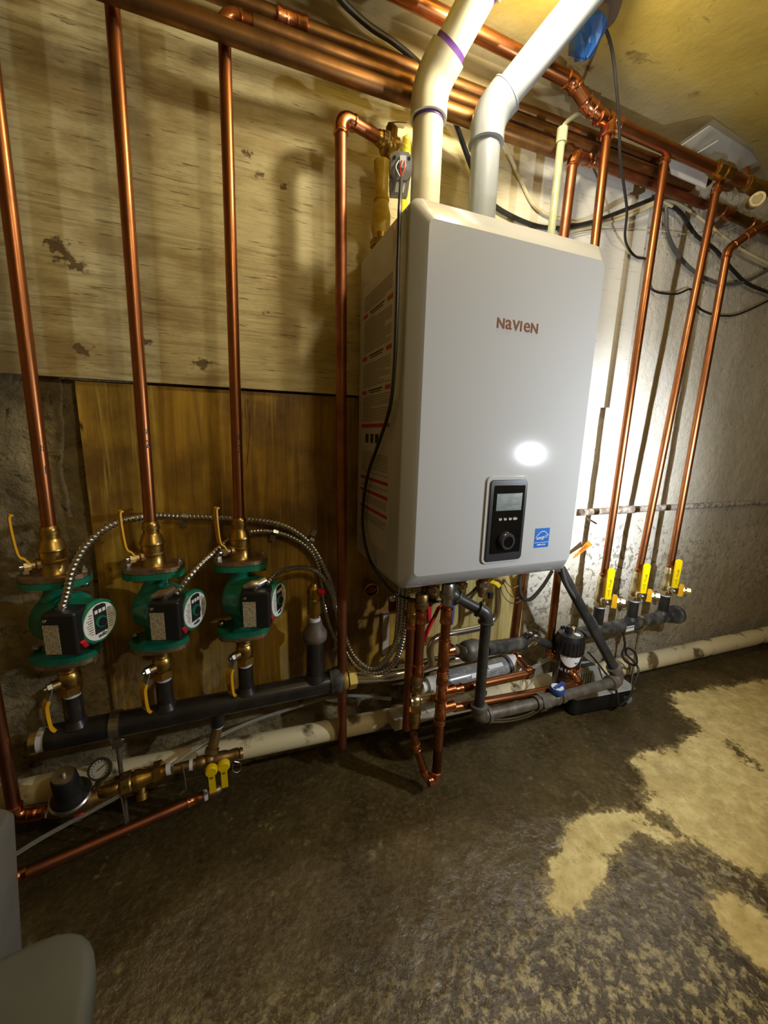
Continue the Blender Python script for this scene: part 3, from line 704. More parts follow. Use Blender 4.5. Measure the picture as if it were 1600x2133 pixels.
# ---- header clamp on a rod
def clamp_rod(x, y, z, r, zfloor, label, mat='steel'):
    p = T('pipe_hanger', (x, y, zfloor), label, 'pipe clamp')
    b = B(); ring = [V((x, y+math.cos(a)*(r+0.0022), z+math.sin(a)*(r+0.0022))) for a in [2*math.pi*k/24 for k in range(25)]]
    b.strap(ring, X, 0.018, 0.003); b.box((x, y-0.012, z-r-0.010), (0.018, 0.005, 0.022)); b.box((x, y+0.002, z-r-0.010), (0.018, 0.005, 0.022)); b.add('clamp_ring', 'steel', p)
    B().cyl((x-0.012, y-0.006, z-r-0.008), (x+0.014, y-0.006, z-r-0.008), 0.004).add('bolt', 'chrome', p)
    B().cyl((x, y-0.006, zfloor), (x, y-0.006, z-r-0.012), 0.0045).add('threaded_rod', mat, p)
    return p
clamp_rod(-0.553, YL, ZH, 0.0262, 0.0, 'galvanised clamp and thin rod holding the left black header above the floor', 'iron_brown')
# ---- armoured cable conduits
def conduit(pts, r, label):
    pts = [V(p) for p in pts]; sp = smooth_path(pts, 14); st = 0.0021
    # resample evenly, ridged radius
    out = [sp[0]]; acc = 0.0
    for a, c in zip(sp, sp[1:]):
        L = (c-a).length; t = st-acc
        while t < L: out.append(a+(c-a)*(t/L)); t += st
        acc = L-(t-st)
    rr = [r*(1.0, 1.06, 0.86, 0.82)[i % 4] for i in range(len(out))]
    o = B().tube(out, rr, 10).add('armoured_conduit', 'conduit', None, pts[0])
    return tag(o, label, 'cable', 'armoured conduits from the pumps')
b1 = V((PX[0], 0, 0))-V((PX[0], 0, 0))
def boxtop(i): return BOXTOP+X*(PX[i]-PX[0])
conduit([boxtop(0)-Z*0.004, P(138, 1240, -0.150), P(152, 1185, -0.140), P(185, 1130, -0.115), P(235, 1092, -0.085), P(290, 1078, -0.055), P(330, 1074, -0.032), P(400, 1077, -0.022), P(480, 1080, -0.022), P(560, 1087, -0.022), P(610, 1104, -0.022), P(650, 1137, -0.022), P(683, 1200, -0.030), P(700, 1270, -0.045), P(716, 1345, -0.060), P(745, 1390, -0.085), P(785, 1402, -0.105), P(822, 1380, -0.120), P(842, 1320, -0.125), P(849, 1240, -0.125), P(850, 1190, -0.12)], 0.0078, 'armoured conduit from the leftmost pump, arching highest over the plywood')
conduit([boxtop(1)+V((0.022, 0, 0.008)), P(400, 1195, -0.150), P(440, 1155, -0.120), P(490, 1118, -0.060), P(545, 1106, -0.024), P(600, 1116, -0.022), P(645, 1145, -0.022), P(667, 1190, -0.024), P(674, 1250, -0.035), P(690, 1310, -0.048), P(718, 1362, -0.060), P(755, 1392, -0.080), P(792, 1388, -0.100), P(820, 1350, -0.110), P(829, 1290, -0.112), P(832, 1240, -0.11), P(833, 1190, -0.11)], 0.0062, 'armoured conduit from the middle pump, passing behind the third riser')
conduit([boxtop(2)+V((0.024, 0, 0.008)), P(578, 1194, -0.120), P(605, 1184, -0.085), P(640, 1183, -0.050), P(668, 1198, -0.040), P(690, 1235, -0.045), P(710, 1300, -0.055), P(735, 1362, -0.075), P(772, 1392, -0.100), P(806, 1372, -0.118), P(832, 1320, -0.122), P(838, 1280, -0.120), P(840, 1220, -0.12)], 0.0060, 'armoured conduit from the right-hand pump, lowest arch of the three')
# right-angle connectors on the pump boxes
for i in range(3):
    q = boxtop(i); p = T('conduit_connector', q, ('die-cast conduit connector on the %s pump terminal box' % which[i]), 'connector', 'conduit connectors on the pumps')
    b = B()
    b.lathe(q-Z*0.008, Z, [(0, 0.011), (0.006, 0.011), (0.006, 0.0095), (0.012, 0.0095)], 16)
    if i:
        d = V((0.72, 0.15, 0.66)).normalized() if i == 1 else V((0.8, 0.35, 0.45)).normalized()
        b.tube([q-V((0.020, 0, -0.004))+Z*0.002, q-V((0.006, 0, -0.006))+Z*0.004, q+d*0.010+Z*0.004, q+d*0.030], [0.006, 0.0115, 0.0115, 0.0095], 14)
    b.add('connector_body', 'steel', p)
    if i: B().cyl(q+V((0.004, -0.011, 0.004)), q+V((0.004, -0.014, 0.004)), 0.0035).add('screw', 'chrome', p)
# one-hole straps
for k, (a, c, lab) in enumerate((((387, 1076), (384, 1093), 'one-hole conduit strap left of the third riser, lug hanging down'), ((573, 1108), (567, 1121), 'one-hole conduit strap on the second conduit, lug turned down left'), ((648, 1124), (656, 1106), 'one-hole conduit strap nearest the boiler, lug turned up right'))):
    q, w = P(*a, -0.022), P(*c, -0.012); d = (w-q); d.y = 0; d.normalize(); s = d.cross(Y).normalized()
    p = T('conduit_strap', q, lab, 'strap', 'one-hole straps')
    b = B(); path = [q-d*0.0085+Y*0.006, q-d*0.009-Y*0.001, q-d*0.006-Y*0.008, q-Y*0.0105, q+d*0.006-Y*0.008, q+d*0.0095, q+d*0.0100+Y*0.0085, q+d*0.026+Y*0.0088]
    b.strap(path, s, 0.012, 0.0016); b.add('strap_band', 'steel', p)
    B().lathe(q+d*0.019+Y*0.008, -Y, [(0, 0.0038), (0.0015, 0.003)], 10).add('screw', 'greyp', p)
# ================================================================== BOILER
def PXp(px, py, x):
    d = ray(px, py); return CAM + d*((x-CAM.x)/d.x)
W, ZB, ZT, YB, YF = 0.44, 0.60, 1.30, -0.042, -0.33
bo = T('boiler', (W/2, -0.19, ZB), 'white wall-hung boiler with charcoal display panel, hanging in the middle of the wall', 'boiler')
def rrect(x0, x1, z0, z1, r, n=5):
    out = []
    for q, (cx, cz) in enumerate(((x1-r, z1-r), (x0+r, z1-r), (x0+r, z0+r), (x1-r, z0+r))):
        for k in range(n+1):
            t = (q+k/n)*math.pi/2; out.append((cx+r*math.cos(t), cz+r*math.sin(t)))
    return out
def loft(b, rings):
    prev = None
    for y, (l, r_, bt, tp), rad in rings:
        i0 = len(b.v)
        for x, z in rrect(l, W-r_, ZB+bt, ZT-tp, rad): b.v.append(V((x, y, z)))
        rg = list(range(i0, len(b.v)))
        if prev: b.link(prev, rg)
        else: b.cap(rg)
        prev = rg
    b.cap(prev, True)
b = B(); loft(b, [(YB, (0, 0, 0.0, 0), 0.012), (-0.232, (0, 0, 0.0, 0), 0.012)]); b.add('case', 'boiler_side', bo)
b = B(); loft(b, [(-0.2335, (-0.001, -0.001, 0, 0), 0.014), (-0.308, (-0.001, -0.001, 0, -0.001), 0.020), (-0.3125, (0.0015, 0.000, 0.002, 0.0015), 0.020), (-0.3285, (0.0250, 0.0095, 0.0285, 0.0330), 0.014), (YF, (0.0275, 0.011, 0.031, 0.0355), 0.012)])
b.add('front_cover', 'boiler', bo)
# instruction label on the left side
LY0, LY1 = PXp(753, 900, 0).y, PXp(815, 900, 0).y
LC = (LY0+LY1)/2; LS = abs(LY1-LY0)/0.135
lb = B().box((-0.0008, LC, 0.945), (0.0012, 0.135*LS, 0.57)).add('instruction_label', 'label', bo)
L0 = V((-0.0016, LC, 0.0)); U = -Y; print('LABEL', LY0, LY1, PXp(838, 800, 0).y, PZ(22,1985,0), P(24,1780,-.3))
def lbar(b, s, z, w, h): b.box(L0+U*(s*LS)+Z*z, (w*LS, h, 0.0006), U, Z, -X)
b = B(); rnd = random.Random(4)
z = 1.205
while z > 0.70:
    skip = any(abs(z-q) < 0.011 for q in (1.165, 1.075, 1.000, 0.925, 0.905, 0.880, 0.805, 0.775, 0.735)) or 0.880 < z < 0.915
    if not skip:
        w = 0.118*(1.0 if rnd.random() < 0.75 else rnd.uniform(0.3, 0.9)); lbar(b, -0.059+w/2, z, w, 0.0017)
    z -= 0.0047
b.add('fine_print', 'greyprint', bo)['kind'] = 'stuff'
for z in (1.165, 1.075, 1.000):
    for s in (-0.052, 0.052):
        b = B(); lbar(b, s, z, 0.020, 0.0085); b.add('warning_bar', 'redbar', bo)
    b = B(); lbar(b, 0.0, z+0.002, 0.062, 0.0028); lbar(b, 0.0, z-0.003, 0.05, 0.002); b.add('heading', 'black', bo)['kind'] = 'stuff'
for z, h in ((0.925, 0.008), (0.805, 0.007), (0.775, 0.007), (0.735, 0.007)):
    b = B(); lbar(b, 0.0, z, 0.126, h); b.add('warning_bar', 'redbar', bo)
for s in (-0.034, -0.010, 0.012):
    b = B(); lbar(b, s, 0.897, 0.014, 0.020); b.add('pictogram', 'black', bo)
# front marks
fo = lambda px, py: P(px, py, YF)
p0, p1 = fo(1046, 680), fo(1113, 681)
cx_ = fo(1079, 680)
adv = 0.0; lets = (('N', 0.0250, 0.0158), ('a', 0.0360, 0.0180), ('V', 0.0250, 0.0142), ('I', 0.0250, 0.0072), ('e', 0.0360, 0.0184), ('N', 0.0250, 0.0158))
wt = sum(l[2] for l in lets)+5*0.0012
for ch, sz, w_ in lets:
    dz = 0.0 if ch in 'NVI' else 0.0032
    text(ch, V((cx_.x-wt/2+adv+w_/2, YF, cx_.z+dz+(0.0 if ch in 'NVI' else 0.0))), X, Z, sz, 'logo', bo, bold=0.0007 if ch in 'NVI' else 0.0003)
    adv += w_+0.0012
# control panel
q0, q1 = fo(1007, 1080), fo(1092, 1080); ct, cb = fo(1050, 992), fo(1040, 1171)
pc = V(((q0.x+q1.x)/2, YF, (ct.z+cb.z)/2)); pw, ph = q1.x-q0.x, ct.z-cb.z
def onf(b, dx, dz, w, h, r, y0, t): return b.rbox(pc+X*dx+Z*dz-Y*(y0+t/2), (w, h, t), r, X, Z, -Y, 5, 0.0008)
o = onf(B(), 0, 0, pw, ph, 0.012, 0, 0.0035).add('panel_frame', 'boiler', bo)
pn = onf(B(), 0.002, -0.001, pw-0.012, ph-0.012, 0.009, 0.0035, 0.003).add('control_panel', 'bezel', bo)
onf(B(), 0.003, 0.002, pw-0.028, ph-0.040, 0.003, 0.0065, 0.0012).add('display_glass', 'glassk', pn)
onf(B(), 0.003, ph*0.215, pw-0.040, 0.036, 0.001, 0.0077, 0.0006).add('screen', 'lcd', pn)
for k in range(4):
    onf(B(), -0.017+k*0.0125, ph*0.02, 0.009 if k < 3 else 0.012, 0.006, 0.0025, 0.0077, 0.002).add('button', 'steel', pn)
kc = pc+X*0.002-Z*(ph*0.235)-Y*0.0075
B().lathe(kc, -Y, [(0, 0.019), (0.008, 0.0185), (0.010, 0.0165), (0.010, 0.012)], 28, False).add('dial_ring', 'bezel', pn)
B().lathe(kc, -Y, [(0, 0.0165), (0.0075, 0.016), (0.009, 0.010), (0.0085, 0.002)], 28).add('dial_knob', 'glassk', pn)
# energy label: blue square, arc, script, star, caption
e0 = fo(1130, 1106); ew = fo(1145, 1106).x-fo(1115, 1106).x; et, eb_ = fo(1132, 1100).z, fo(1128, 1140).z
ec = V((e0.x, YF, fo(1130, 1120).z)); eh = et-eb_
es = B().box(ec-Y*0.0002, (ew, eh, 0.0004), X, Z, -Y).add('efficiency_sticker', 'starblue', bo)
def eprint(name, pts, w):
    b = B(); b.strap([ec+X*(a*ew)+Z*(c*eh)-Y*0.0006 for a, c in pts], Y, 0.0003, w); return b.add(name, 'white', es)
eprint('arc', [(-0.42+0.0*k+0.86*(k/16), -0.06+0.40*math.sin(math.pi*(0.06+0.80*k/16))) for k in range(17)], 0.0010)
b = B().box(ec-Z*(0.235*eh)-Y*0.0005, (ew*0.96, 0.0006, 0.0003), X, Z, -Y).add('rule', 'white', es)
text('ENERGY STAR', ec-Z*(0.36*eh), X, Z, 0.0040, 'white', es, sx=0.92, lift=0.0005, bold=0.0001)
text('energy', ec-X*(0.10*ew)+Z*(0.01*eh), (X+Z*0.12), Z, 0.0110, 'white', es, sx=0.75, lift=0.0005, shear=0.35)
st = [(0.30*ew+0.0042*(1 if k % 2 == 0 else 0.42)*math.sin(k*math.pi/5+0.1), 0.07*eh+0.0046*(1 if k % 2 == 0 else 0.42)*math.cos(k*math.pi/5+0.1)) for k in range(10)]
b = B(); b.strap([ec+X*a+Z*c-Y*0.0006 for a, c in st+[st[0]]], Y, 0.0003, 0.0006); b.add('star', 'white', es)
# ---- vent pipes
def pvc_vent(name, base, mat, fmat, label, primer, L2, up, az, lg=0.052):
    p = T(name, base, label, 'vent pipe'); r = 0.0302
    d = V((math.cos(az)*0.7071, math.sin(az)*0.7071, 0.7071)); c = V(base)+Z*up
    B().cyl(base, c-Z*0.02, r, n=28).add('pipe', mat, p)
    arc = arc_corner(c, c-Z, c+d, 0.075, 8); b = B(); path = [c-Z*lg]+arc+[c+d*lg]
    b.tube(path, 0.0365, 28); b.add('elbow', fmat, p)
    if primer:
        B().cyl(c-Z*(lg+0.0055), c-Z*(lg-0.001), 0.0312, n=28).add('primer_ring', 'purple', p)
        B().cyl(c+d*(lg-0.001), c+d*(lg+0.010), 0.0312, n=28).add('primer_ring', 'purple', p)
    else:
        for s, q in ((-1, c-Z*lg), (1, c+d*lg)):
            w = -Z if s < 0 else d
            B().lathe(q, w, [(0, 0.0372), (0.003, 0.0372), (0.004, 0.031)], 28).add('rim', fmat, p)
    B().cyl(c+d*0.02, c+d*L2, r, n=28).add('pipe', mat, p)
    return p, c, d
cb_ = P(885, 420, -0.165); gb_ = P(1003, 440, -0.165)
cp, cc, cdir = pvc_vent('vent_pipe', (cb_.x, -0.165, ZT), 'pvc', 'pvc', 'cream plastic vent pipe with purple primer rings, on the boiler top left', True, 0.165, 1.578-ZT, math.radians(-60), 0.056)
e = cc+cdir*0.150
B().tube([e, e+cdir*0.012, e+cdir*0.012, e+cdir*0.075], [0.0365]*4, 28).add('coupling', 'pvc', cp)
B().cyl(e-cdir*0.006, e+cdir*0.001, 0.0312, n=28).add('primer_ring', 'purple', cp)
gp, gc, gdir = pvc_vent('vent_pipe', (gb_.x, -0.165, ZT), 'pvcg', 'pvcg', 'grey plastic vent pipe with plain elbow, on the boiler top beside the cream one', False, 0.30, 1.565-ZT, math.radians(-38), 0.047)
# ---- relief valve, its copper discharge pipe, sensor and cable
dp = T('discharge_pipe', (-0.056, -0.10, 0.075), 'long brown copper drop pipe left of the boiler, open end above the wet floor', 'pipe')
run(dp, [(-0.051, -0.10, 0.075), (-0.066, -0.10, 1.527), (0.022, -0.082, 1.522)], 0.0122, 'copper_dull', 'copper_fit', R=0.020)
rv = T('relief_valve', (0.034, -0.07, 1.26), 'brass relief valve with yellow stem, between the copper elbow and cream vent', 'valve')
t = (V((0.022, -0.082, 1.522))-V((-0.066, -0.10, 1.527))).normalized(); s = V((0.022, -0.082, 1.522)); tc = V((0.048, -0.075, 1.512))
b = B(); b.lathe(s-t*0.006, t, [(0, 0.0125), (0.004, 0.0145), (0.010, 0.0145), (0.011, 0.0165), (0.022, 0.0170), (0.023, 0.0145)], 20); b.add('adapter', 'brass', rv)
b = B(); b.cyl(s+t*0.014, s+t*0.019, 0.0185); b.add('thread_tape', 'ptfe', rv)
b = B(); b.lathe(s+t*0.018, t, [(0, 0.0195), (0.006, 0.0195), (0.010, 0.017), (0.026, 0.018)], 20); b.ball(tc, 0.0215); b.lathe(tc, V((0.15, 0, 1)), [(0, 0.018), (0.020, 0.0165), (0.030, 0.0135), (0.040, 0.013), (0.042, 0.010)], 18); b.add('valve_body', 'brass', rv)
ax_ = V((0.036, -0.068, 0.018))
b = B(); b.lathe(ax_+Z*1.395, Z, [(0, 0.0175), (0.006, 0.0175), (0.008, 0.014), (0.052, 0.0145), (0.056, 0.018), (0.075, 0.018)], 18); b.add('valve_stem', 'yellow_pipe', rv)
b = B(); b.lathe(ax_+Z*1.328, Z, [(0, 0.018), (0.010, 0.0215), (0.040, 0.0215), (0.055, 0.017), (0.070, 0.0155)], 20); b.add('yellow_sleeve', 'yellow_pipe', rv)
b = B(); b.hexn(ax_+Z*1.302, ax_+Z*1.316, 0.024); b.lathe(ax_+Z*1.262, Z, [(0, 0.014), (0.010, 0.017), (0.022, 0.017), (0.024, 0.0205), (0.032, 0.0205), (0.034, 0.018), (0.068, 0.018)], 18); b.add('union_nut', 'brass', rv)
b = B(); b.strap([tc+V((-0.005, 0, 0.043)), tc+V((0.012, -0.002, 0.047)), tc+V((0.034, -0.004, 0.050))], Y, 0.016, 0.002); b.add('test_lever', 'steel', rv)
b = B(); b.prism([(-0.010, -0.150), (0.010, -0.155), (0.014, 0.030), (0.004, 0.048), (-0.010, 0.036)], (0.088, -0.075, 1.505), V((0.95, 0.3, 0)), Z, Y, 0.0006); b.add('paper_tag', 'tag', rv)
sn = T('sensor_plug', P(833, 356, -0.18), 'grey octagonal sensor plug with white wires, hanging before the yellow relief valve', 'sensor')
sc_ = P(836, 346, -0.185); n = V((-0.28, -0.93, -0.24)).normalized(); u = n.cross(Z).normalized()*-1; u = Z.cross(n).normalized(); u = -u if u.x < 0 else u; w = n.cross(u).normalized(); w = w if w.z > 0 else -w
oc = [(-0.021, -0.012), (-0.012, -0.021), (0.012, -0.021), (0.021, -0.012), (0.021, 0.013), (0.013, 0.022), (-0.013, 0.022), (-0.021, 0.013)]
b = B().prism(oc, sc_-n*0.030, u, w, n, 0.030); b.prism([(-0.018, -0.044), (0.016, -0.044), (0.019, -0.018), (-0.021, -0.018)], sc_-n*0.030, u, w, n, 0.022); b.add('plug_housing', 'greyp', sn)
B().prism([(-0.010, -0.039), (0.008, -0.039), (0.011, -0.022), (-0.008, -0.022)], sc_-n*0.008, u, w, n, 0.0006).add('rating_label', 'offwhite', sn)
B().box(sc_+w*0.006+u*0.002+n*0.004, (0.012, 0.016, 0.008), u, w, n).add('wire_block', 'white', sn)
for k, mt in enumerate(('orangep', 'red', 'white')):
    B().tube(smooth_path([sc_+u*(0.006-0.006*k)+w*0.006+n*0.008, sc_+u*(0.005-0.008*k)-w*0.006+n*0.010, sc_-w*0.022+n*0.010], 5), 0.0011, 6).add('wire', mt, sn)
for s_ in (-1, 1): B().cyl(sc_+u*(0.014*s_)+w*0.012, sc_+u*(0.014*s_)+w*0.012+n*0.0015, 0.003).add('screw', 'blackp', sn)
cable('sensor_cable', [sc_-w*0.021+n*0.010, PXp(833, 425, -0.008), PXp(831, 480, -0.013), PXp(829, 560, -0.013), PXp(827, 640, -0.013), PXp(822, 760, -0.012), PXp(812, 850, -0.012), PXp(790, 920, -0.012), PXp(766, 990, -0.012), PXp(756, 1060, -0.012), PXp(757, 1110, -0.014), PXp(770, 1165, -0.016), P(800, 1212, -0.16), P(830, 1240, -0.17), P(880, 1251, -0.18), P(935, 1252, -0.19), P(975, 1240, -0.15), P(1000, 1215, -0.12)], 0.0036, 'blackc', 'black cable curving down the left side of the boiler from the grey sensor plug')
# ================================================================== CEILING PIPES
def ceil_run(name, pts, r, mat, label, fm='copper_fit', extra=None, group='copper pipes under the ceiling'):
    p = T(name, V(pts[0]), label, 'pipe', group)
    run(p, pts, r, mat, fm)
    if extra: extra(p)
    return p
# lowest pipe, nearest the room on the left
A0, A1 = P(487, 71, -0.128), P(1180, 320, -0.100)
ad = (A1-A0).normalized()
ceil_run('ceiling_pipe', [A0-ad*0.55, A1], 0.0165, 'copper_old', 'lowest dark copper pipe crossing in front of the riser tops on the left')
# pipe from the third riser elbow
B0, B1 = V((PX[2]+0.010+0.05, YL, 1.598+0.025)), P(1250, 310, -0.075)
B0.z = P(530, 54, -0.10).z
ceil_run('ceiling_pipe', [V((PX[2]+0.058, YL, 1.623)), P(1440, 388, -0.06)], 0.0140, 'copper_old', 'copper pipe leading right from the elbow on top of the third riser')
def cplC(p):
    q = P(608, 47, -0.065); coupling(p, q, X, 0.0150, 0.060, 'copper_fit', 'coupling', 1.16, 1.26)
C0 = P(440, -28, -0.065); C1 = P(1475, 378, -0.05)
ceil_run('ceiling_pipe', [V((-0.62, -0.065, P(608, 47, -0.065).z)), P(608, 47, -0.065), C1], 0.0142, 'copper_old', 'copper pipe with bright coupling, highest of three beside the cream vent', extra=cplC)
# feed pipe dropping to a tee and the right-hand main
YD = -0.115
D1, D2, TE = P(1183, 165, YD), P(1208, 205, YD), P(1268, 252, YD)
E1 = P(1548, 380, YD)
fd = T('feed_pipe', TE, 'bright copper main with two bends and a tee, leading to the brass coupling at right', 'pipe')
zD = P(994, 52, YD).z
run(fd, [V((-0.25, YD, zD)), V((D1.x+0.012, YD, D1.z)), V((D2.x+0.03, YD, TE.z+0.012)), V((TE.x, YD, TE.z)), V((E1.x, YD, E1.z))], 0.0150, 'copper', 'copper_fit', R=0.02)
tee(fd, TE, X, -Z, 0.0150, 0.075)
rz = T('copper_drop', (TE.x, YD, 0.25), 'copper drop pipe running down behind the right edge of the boiler from the tee', 'pipe', 'copper pipes beside the boiler')
xr = P(1245, 500, YD).x; xb = P(1148, 1335, YD).x
run(rz, [TE-Z*0.035, V((xr, YD, 0.236)), P(1213, 1425, -0.228), P(945, 1474, -0.245)], 0.0114, 'copper', 'copper_fit', R=0.018)
bc_ = T('brass_coupling', E1, 'brass compression coupling on the copper main below the paper bag', 'coupling')
q = P(1503, 357, YD)
b = B(); b.hexn(q-X*0.030, q-X*0.004, 0.023); b.cyl(q-X*0.004, q+X*0.004, 0.019); b.hexn(q+X*0.004, q+X*0.032, 0.0245); b.cyl(q-X*0.038, q-X*0.03, 0.0175); b.cyl(q+X*0.032, q+X*0.040, 0.0175); b.add('coupling_body', 'brass', bc_)
ev = T('end_valve', P(1575, 392, YD), 'brass valve with round end at the right end of the copper main', 'valve')
q = P(1565, 387, YD)
b = B(); b.cyl(q-X*0.04, q-X*0.028, 0.0185); b.lathe(q-X*0.03, X, [(0, 0.020), (0.01, 0.022), (0.03, 0.019), (0.06, 0.022), (0.10, 0.022)], 16); b.add('valve_body', 'brass', ev)
b = B(); b.box(q-X*0.035+Z*0.028, (0.012, 0.012, 0.026)); b.add('stub', 'copper_fit', ev)
q2 = P(1578, 415, YD-0.03); b = B(); b.cyl(q2, q2+V((0.07, 0.05, 0.03)), 0.0195); b.lathe(q2, V((-0.7, -0.5, -0.2)), [(-0.004, 0.0195), (0.004, 0.018), (0.004, 0.013), (-0.004, 0.012), (-0.004, 0.001)], 18, False); b.add('drain_outlet', 'brass_light', ev)
# pipe with elbow coming forward beside the translucent tube
YQ = -0.105
qt = P(1195, 325, YQ); q2 = P(1222, 330, YQ+0.03)
qp = T('copper_drop', (qt.x, YQ, 0.2), 'copper drop pipe with elbow on top, next to the translucent tube', 'pipe', 'copper pipes beside the boiler')
xq = P(1170, 480, YQ).x
run(qp, [V((P(1067, 1325, YQ).x+0.005, YQ, 0.22)), V((qt.x, YQ, qt.z)), P(1225, 332, YQ+0.045), P(1470, 428, -0.045)], 0.0125, 'copper_dull', 'copper_fit', R=0.020)
tt = T('translucent_tube', P(1146, 480, -0.13), 'translucent greenish plastic tube standing behind the boiler right of the grey vent', 'tube')
t0, t1 = P(1148, 478, -0.125), P(1172, 268, -0.125)
B().cyl(t0-Z*0.1, t1, 0.0092).add('tube', 'clearg', tt); B().cyl(t1-Z*0.030, t1, 0.0125).add('tube_socket', 'clearg', tt)
B().tube(smooth_path([t1, t1+V((0.01, 0.005, 0.015)), P(1192, 245, -0.10), P(1215, 230, -0.08)], 6), 0.005, 8).add('thin_hose', 'clearg', tt)
# extra dim fittings at the far right
xt = T('copper_branch', P(1480, 430, -0.04), 'dull copper branch with soldered couplings low under the ceiling at far right', 'pipe', 'copper pipes under the ceiling')
e0, e1 = P(1485, 432, -0.035), P(1640, 500, -0.03)
B().cyl(e0, e1, 0.0145).add('pipe', 'copper_old', xt); coupling(xt, e0+(e1-e0)*0.15, e1-e0, 0.0145, 0.05); coupling(xt, e0+(e1-e0)*0.5, e1-e0, 0.0145, 0.04)
# ================================================================== RIGHT RISERS, VALVES AND HEADER
YR = -0.105
RX = [0.838, 1.003, 1.165]; ZR = 0.272
rl = ['nearest the boiler', 'in the middle', 'farthest right']
tops = [P(1385, 335, YR), P(1492, 398, YR), P(1516, 520, YR)]
outs = [P(1408, 322, -0.06), P(1520, 398, -0.055), None]
for i in range(3):
    p = T('copper_return', (RX[i], YR, 0.53), 'tall copper pipe above a yellow-handled valve right of the boiler, %s' % rl[i], 'pipe', 'copper return pipes')
    base = V((RX[i], YR, 0.455)); t = tops[i]
    if i < 2: run(p, [base, t+Z*0.014, outs[i]+Z*0.01], 0.0112, 'copper', 'copper_fit', R=0.018)
    else: run(p, [base, t, P(1560, 488, YR-0.02), P(1650, 442, YR-0.04)], 0.0112, 'copper', 'copper_fit', R=0.03)
    coupling(p, base+Z*0.008, Z, 0.0112, 0.03)
def right_valve():
    x, y, z = RX[0], YR, 0.360; p = T('drain_ball_valve', (x, y, z), '', 'valve', 'yellow-handled valves right of the boiler')
    b = B().lathe((x, y, z+0.006), Z, [(0, 0.0165), (0.012, 0.0175), (0.020, 0.0205), (0.036, 0.0205), (0.044, 0.0175), (0.075, 0.0168), (0.078, 0.0180), (0.082, 0.0165), (0.090, 0.0165), (0.100, 0.0135)], 20)
    b.hexn((x, y, z+0.004), (x, y, z+0.016), 0.021); b.add('valve_body', 'brass_light', p)
    B().cyl((x, y, z-0.006), (x, y, z+0.005), 0.0162).add('thread_tape', 'ptfe', p)
    f = V((-0.35, -0.94, 0)).normalized(); u = Z.cross(f).normalized(); s0 = V((x, y, z+0.030))
    B().lathe(s0+f*0.014, f, [(0, 0.013), (0.016, 0.012), (0.018, 0.007)], 14).add('stem_housing', 'brass_light', p)
    b = B(); b.hexn(s0+f*0.034, s0+f*0.041, 0.009); b.cyl(s0+f*0.041, s0+f*0.045, 0.004); b.box(s0+f*0.0335, (0.034, 0.020, 0.0025), u, Z, f); b.add('stem_nut', 'chrome', p)
    pl = [(-0.0095, 0.012)]+[(0.0095, 0.012)]+[(0.0115*math.cos(math.pi*k/12), 0.106+0.0115*math.sin(math.pi*k/12)) for k in range(13)]
    h = B().prism(pl, s0+f*0.032, u, Z, f, 0.006).add('lever_handle', 'yellow', p)
    b = B(); b.box(s0+f*0.0383+Z*0.033, (0.0012, 0.018, 0.0004), u, Z, f); b.box(s0+f*0.0383+Z*0.042, (0.013, 0.0012, 0.0004), u, Z, f); b.add('arrow_mark', 'handle_text', h)['kind'] = 'stuff'
    b = B(); zz = [(-0.003, 0.054), (0.003, 0.060), (-0.003, 0.060), (0.003, 0.066), (0.003, 0.080), (-0.001, 0.070), (-0.001, 0.080)]
    b.strap([s0+f*0.0384+u*a+Z*c for a, c in zz], f, 0.0005, 0.0014); b.add('handle_mark', 'handle_text', h)
    d = V((0.72, -0.69, 0)).normalized(); s1 = V((x, y, z+0.028))
    b = B(); b.cyl(s1+d*0.012, s1+d*0.040, 0.0105); b.hexn(s1+d*0.040, s1+d*0.052, 0.0135); b.cyl(s1+d*0.052, s1+d*0.062, 0.011); b.hexn(s1+d*0.058, s1+d*0.070, 0.0125); b.add('drain_spout', 'brass_light', p)
    w = d.cross(Z).normalized()
    w = w if w.y < 0 else -w
    pl = [(-0.007, -0.018), (0.008, -0.018), (0.010, -0.010), (0.008, 0.004), (0.009, 0.022), (0.006, 0.026), (-0.005, 0.026), (-0.007, 0.010)]
    B().prism(pl, s1+d*0.036+w*0.012, d, Z, w, 0.010).add('drain_handle', 'yellow_d', p)
    B().tube(smooth_path([s1+d*0.030-Z*0.012, s1+d*0.046-Z*0.022, s1+d*0.064-Z*0.014], 6), 0.0016, 6).add('cap_strap', 'blackp', p)
    return p
q = right_valve()
for i in range(3):
    o = q if i == 0 else copy_tree(q); o.location.x = RX[i]
    o['label'] = 'brass valve with upright yellow handle and drain tap, %s' % (('nearest the boiler', 'middle of the three', 'farthest from the boiler')[i])
rh = T('return_header', (1.02, YR, ZR), 'dusty black steel header pipe right of the boiler with three stubs', 'pipe')
b = B().cyl((0.72, YR, ZR), (1.235, YR, ZR), 0.0215, n=24)
for x in RX: B().cyl((x, YR, ZR+0.019), (x, YR, 0.358), 0.0168).add('stub', 'iron_paint', rh); b.lathe((x, YR, ZR+0.016), Z, [(0, 0.022), (0.008, 0.019), (0.012, 0.017)], 18, False)
b.add('header_pipe', 'iron_dusty', rh)
b = B(); b.lathe((1.195, YR, ZR), X, [(0, 0.0225), (0.006, 0.026), (0.022, 0.028), (0.040, 0.030), (0.044, 0.034), (0.056, 0.034), (0.058, 0.030)], 22); b.add('end_cap', 'iron_dusty', rh)
B().rbox((0.975, YR-0.0205, ZR-0.004), (0.040, 0.020, 0.0016), 0.002, X, Z, Y).add('paper_label', 'offwhite', rh)
clamp_rod(1.045, YR, ZR, 0.0215, 0.0, 'white-grey clamp and thin rod holding the right header above the floor', 'steel')
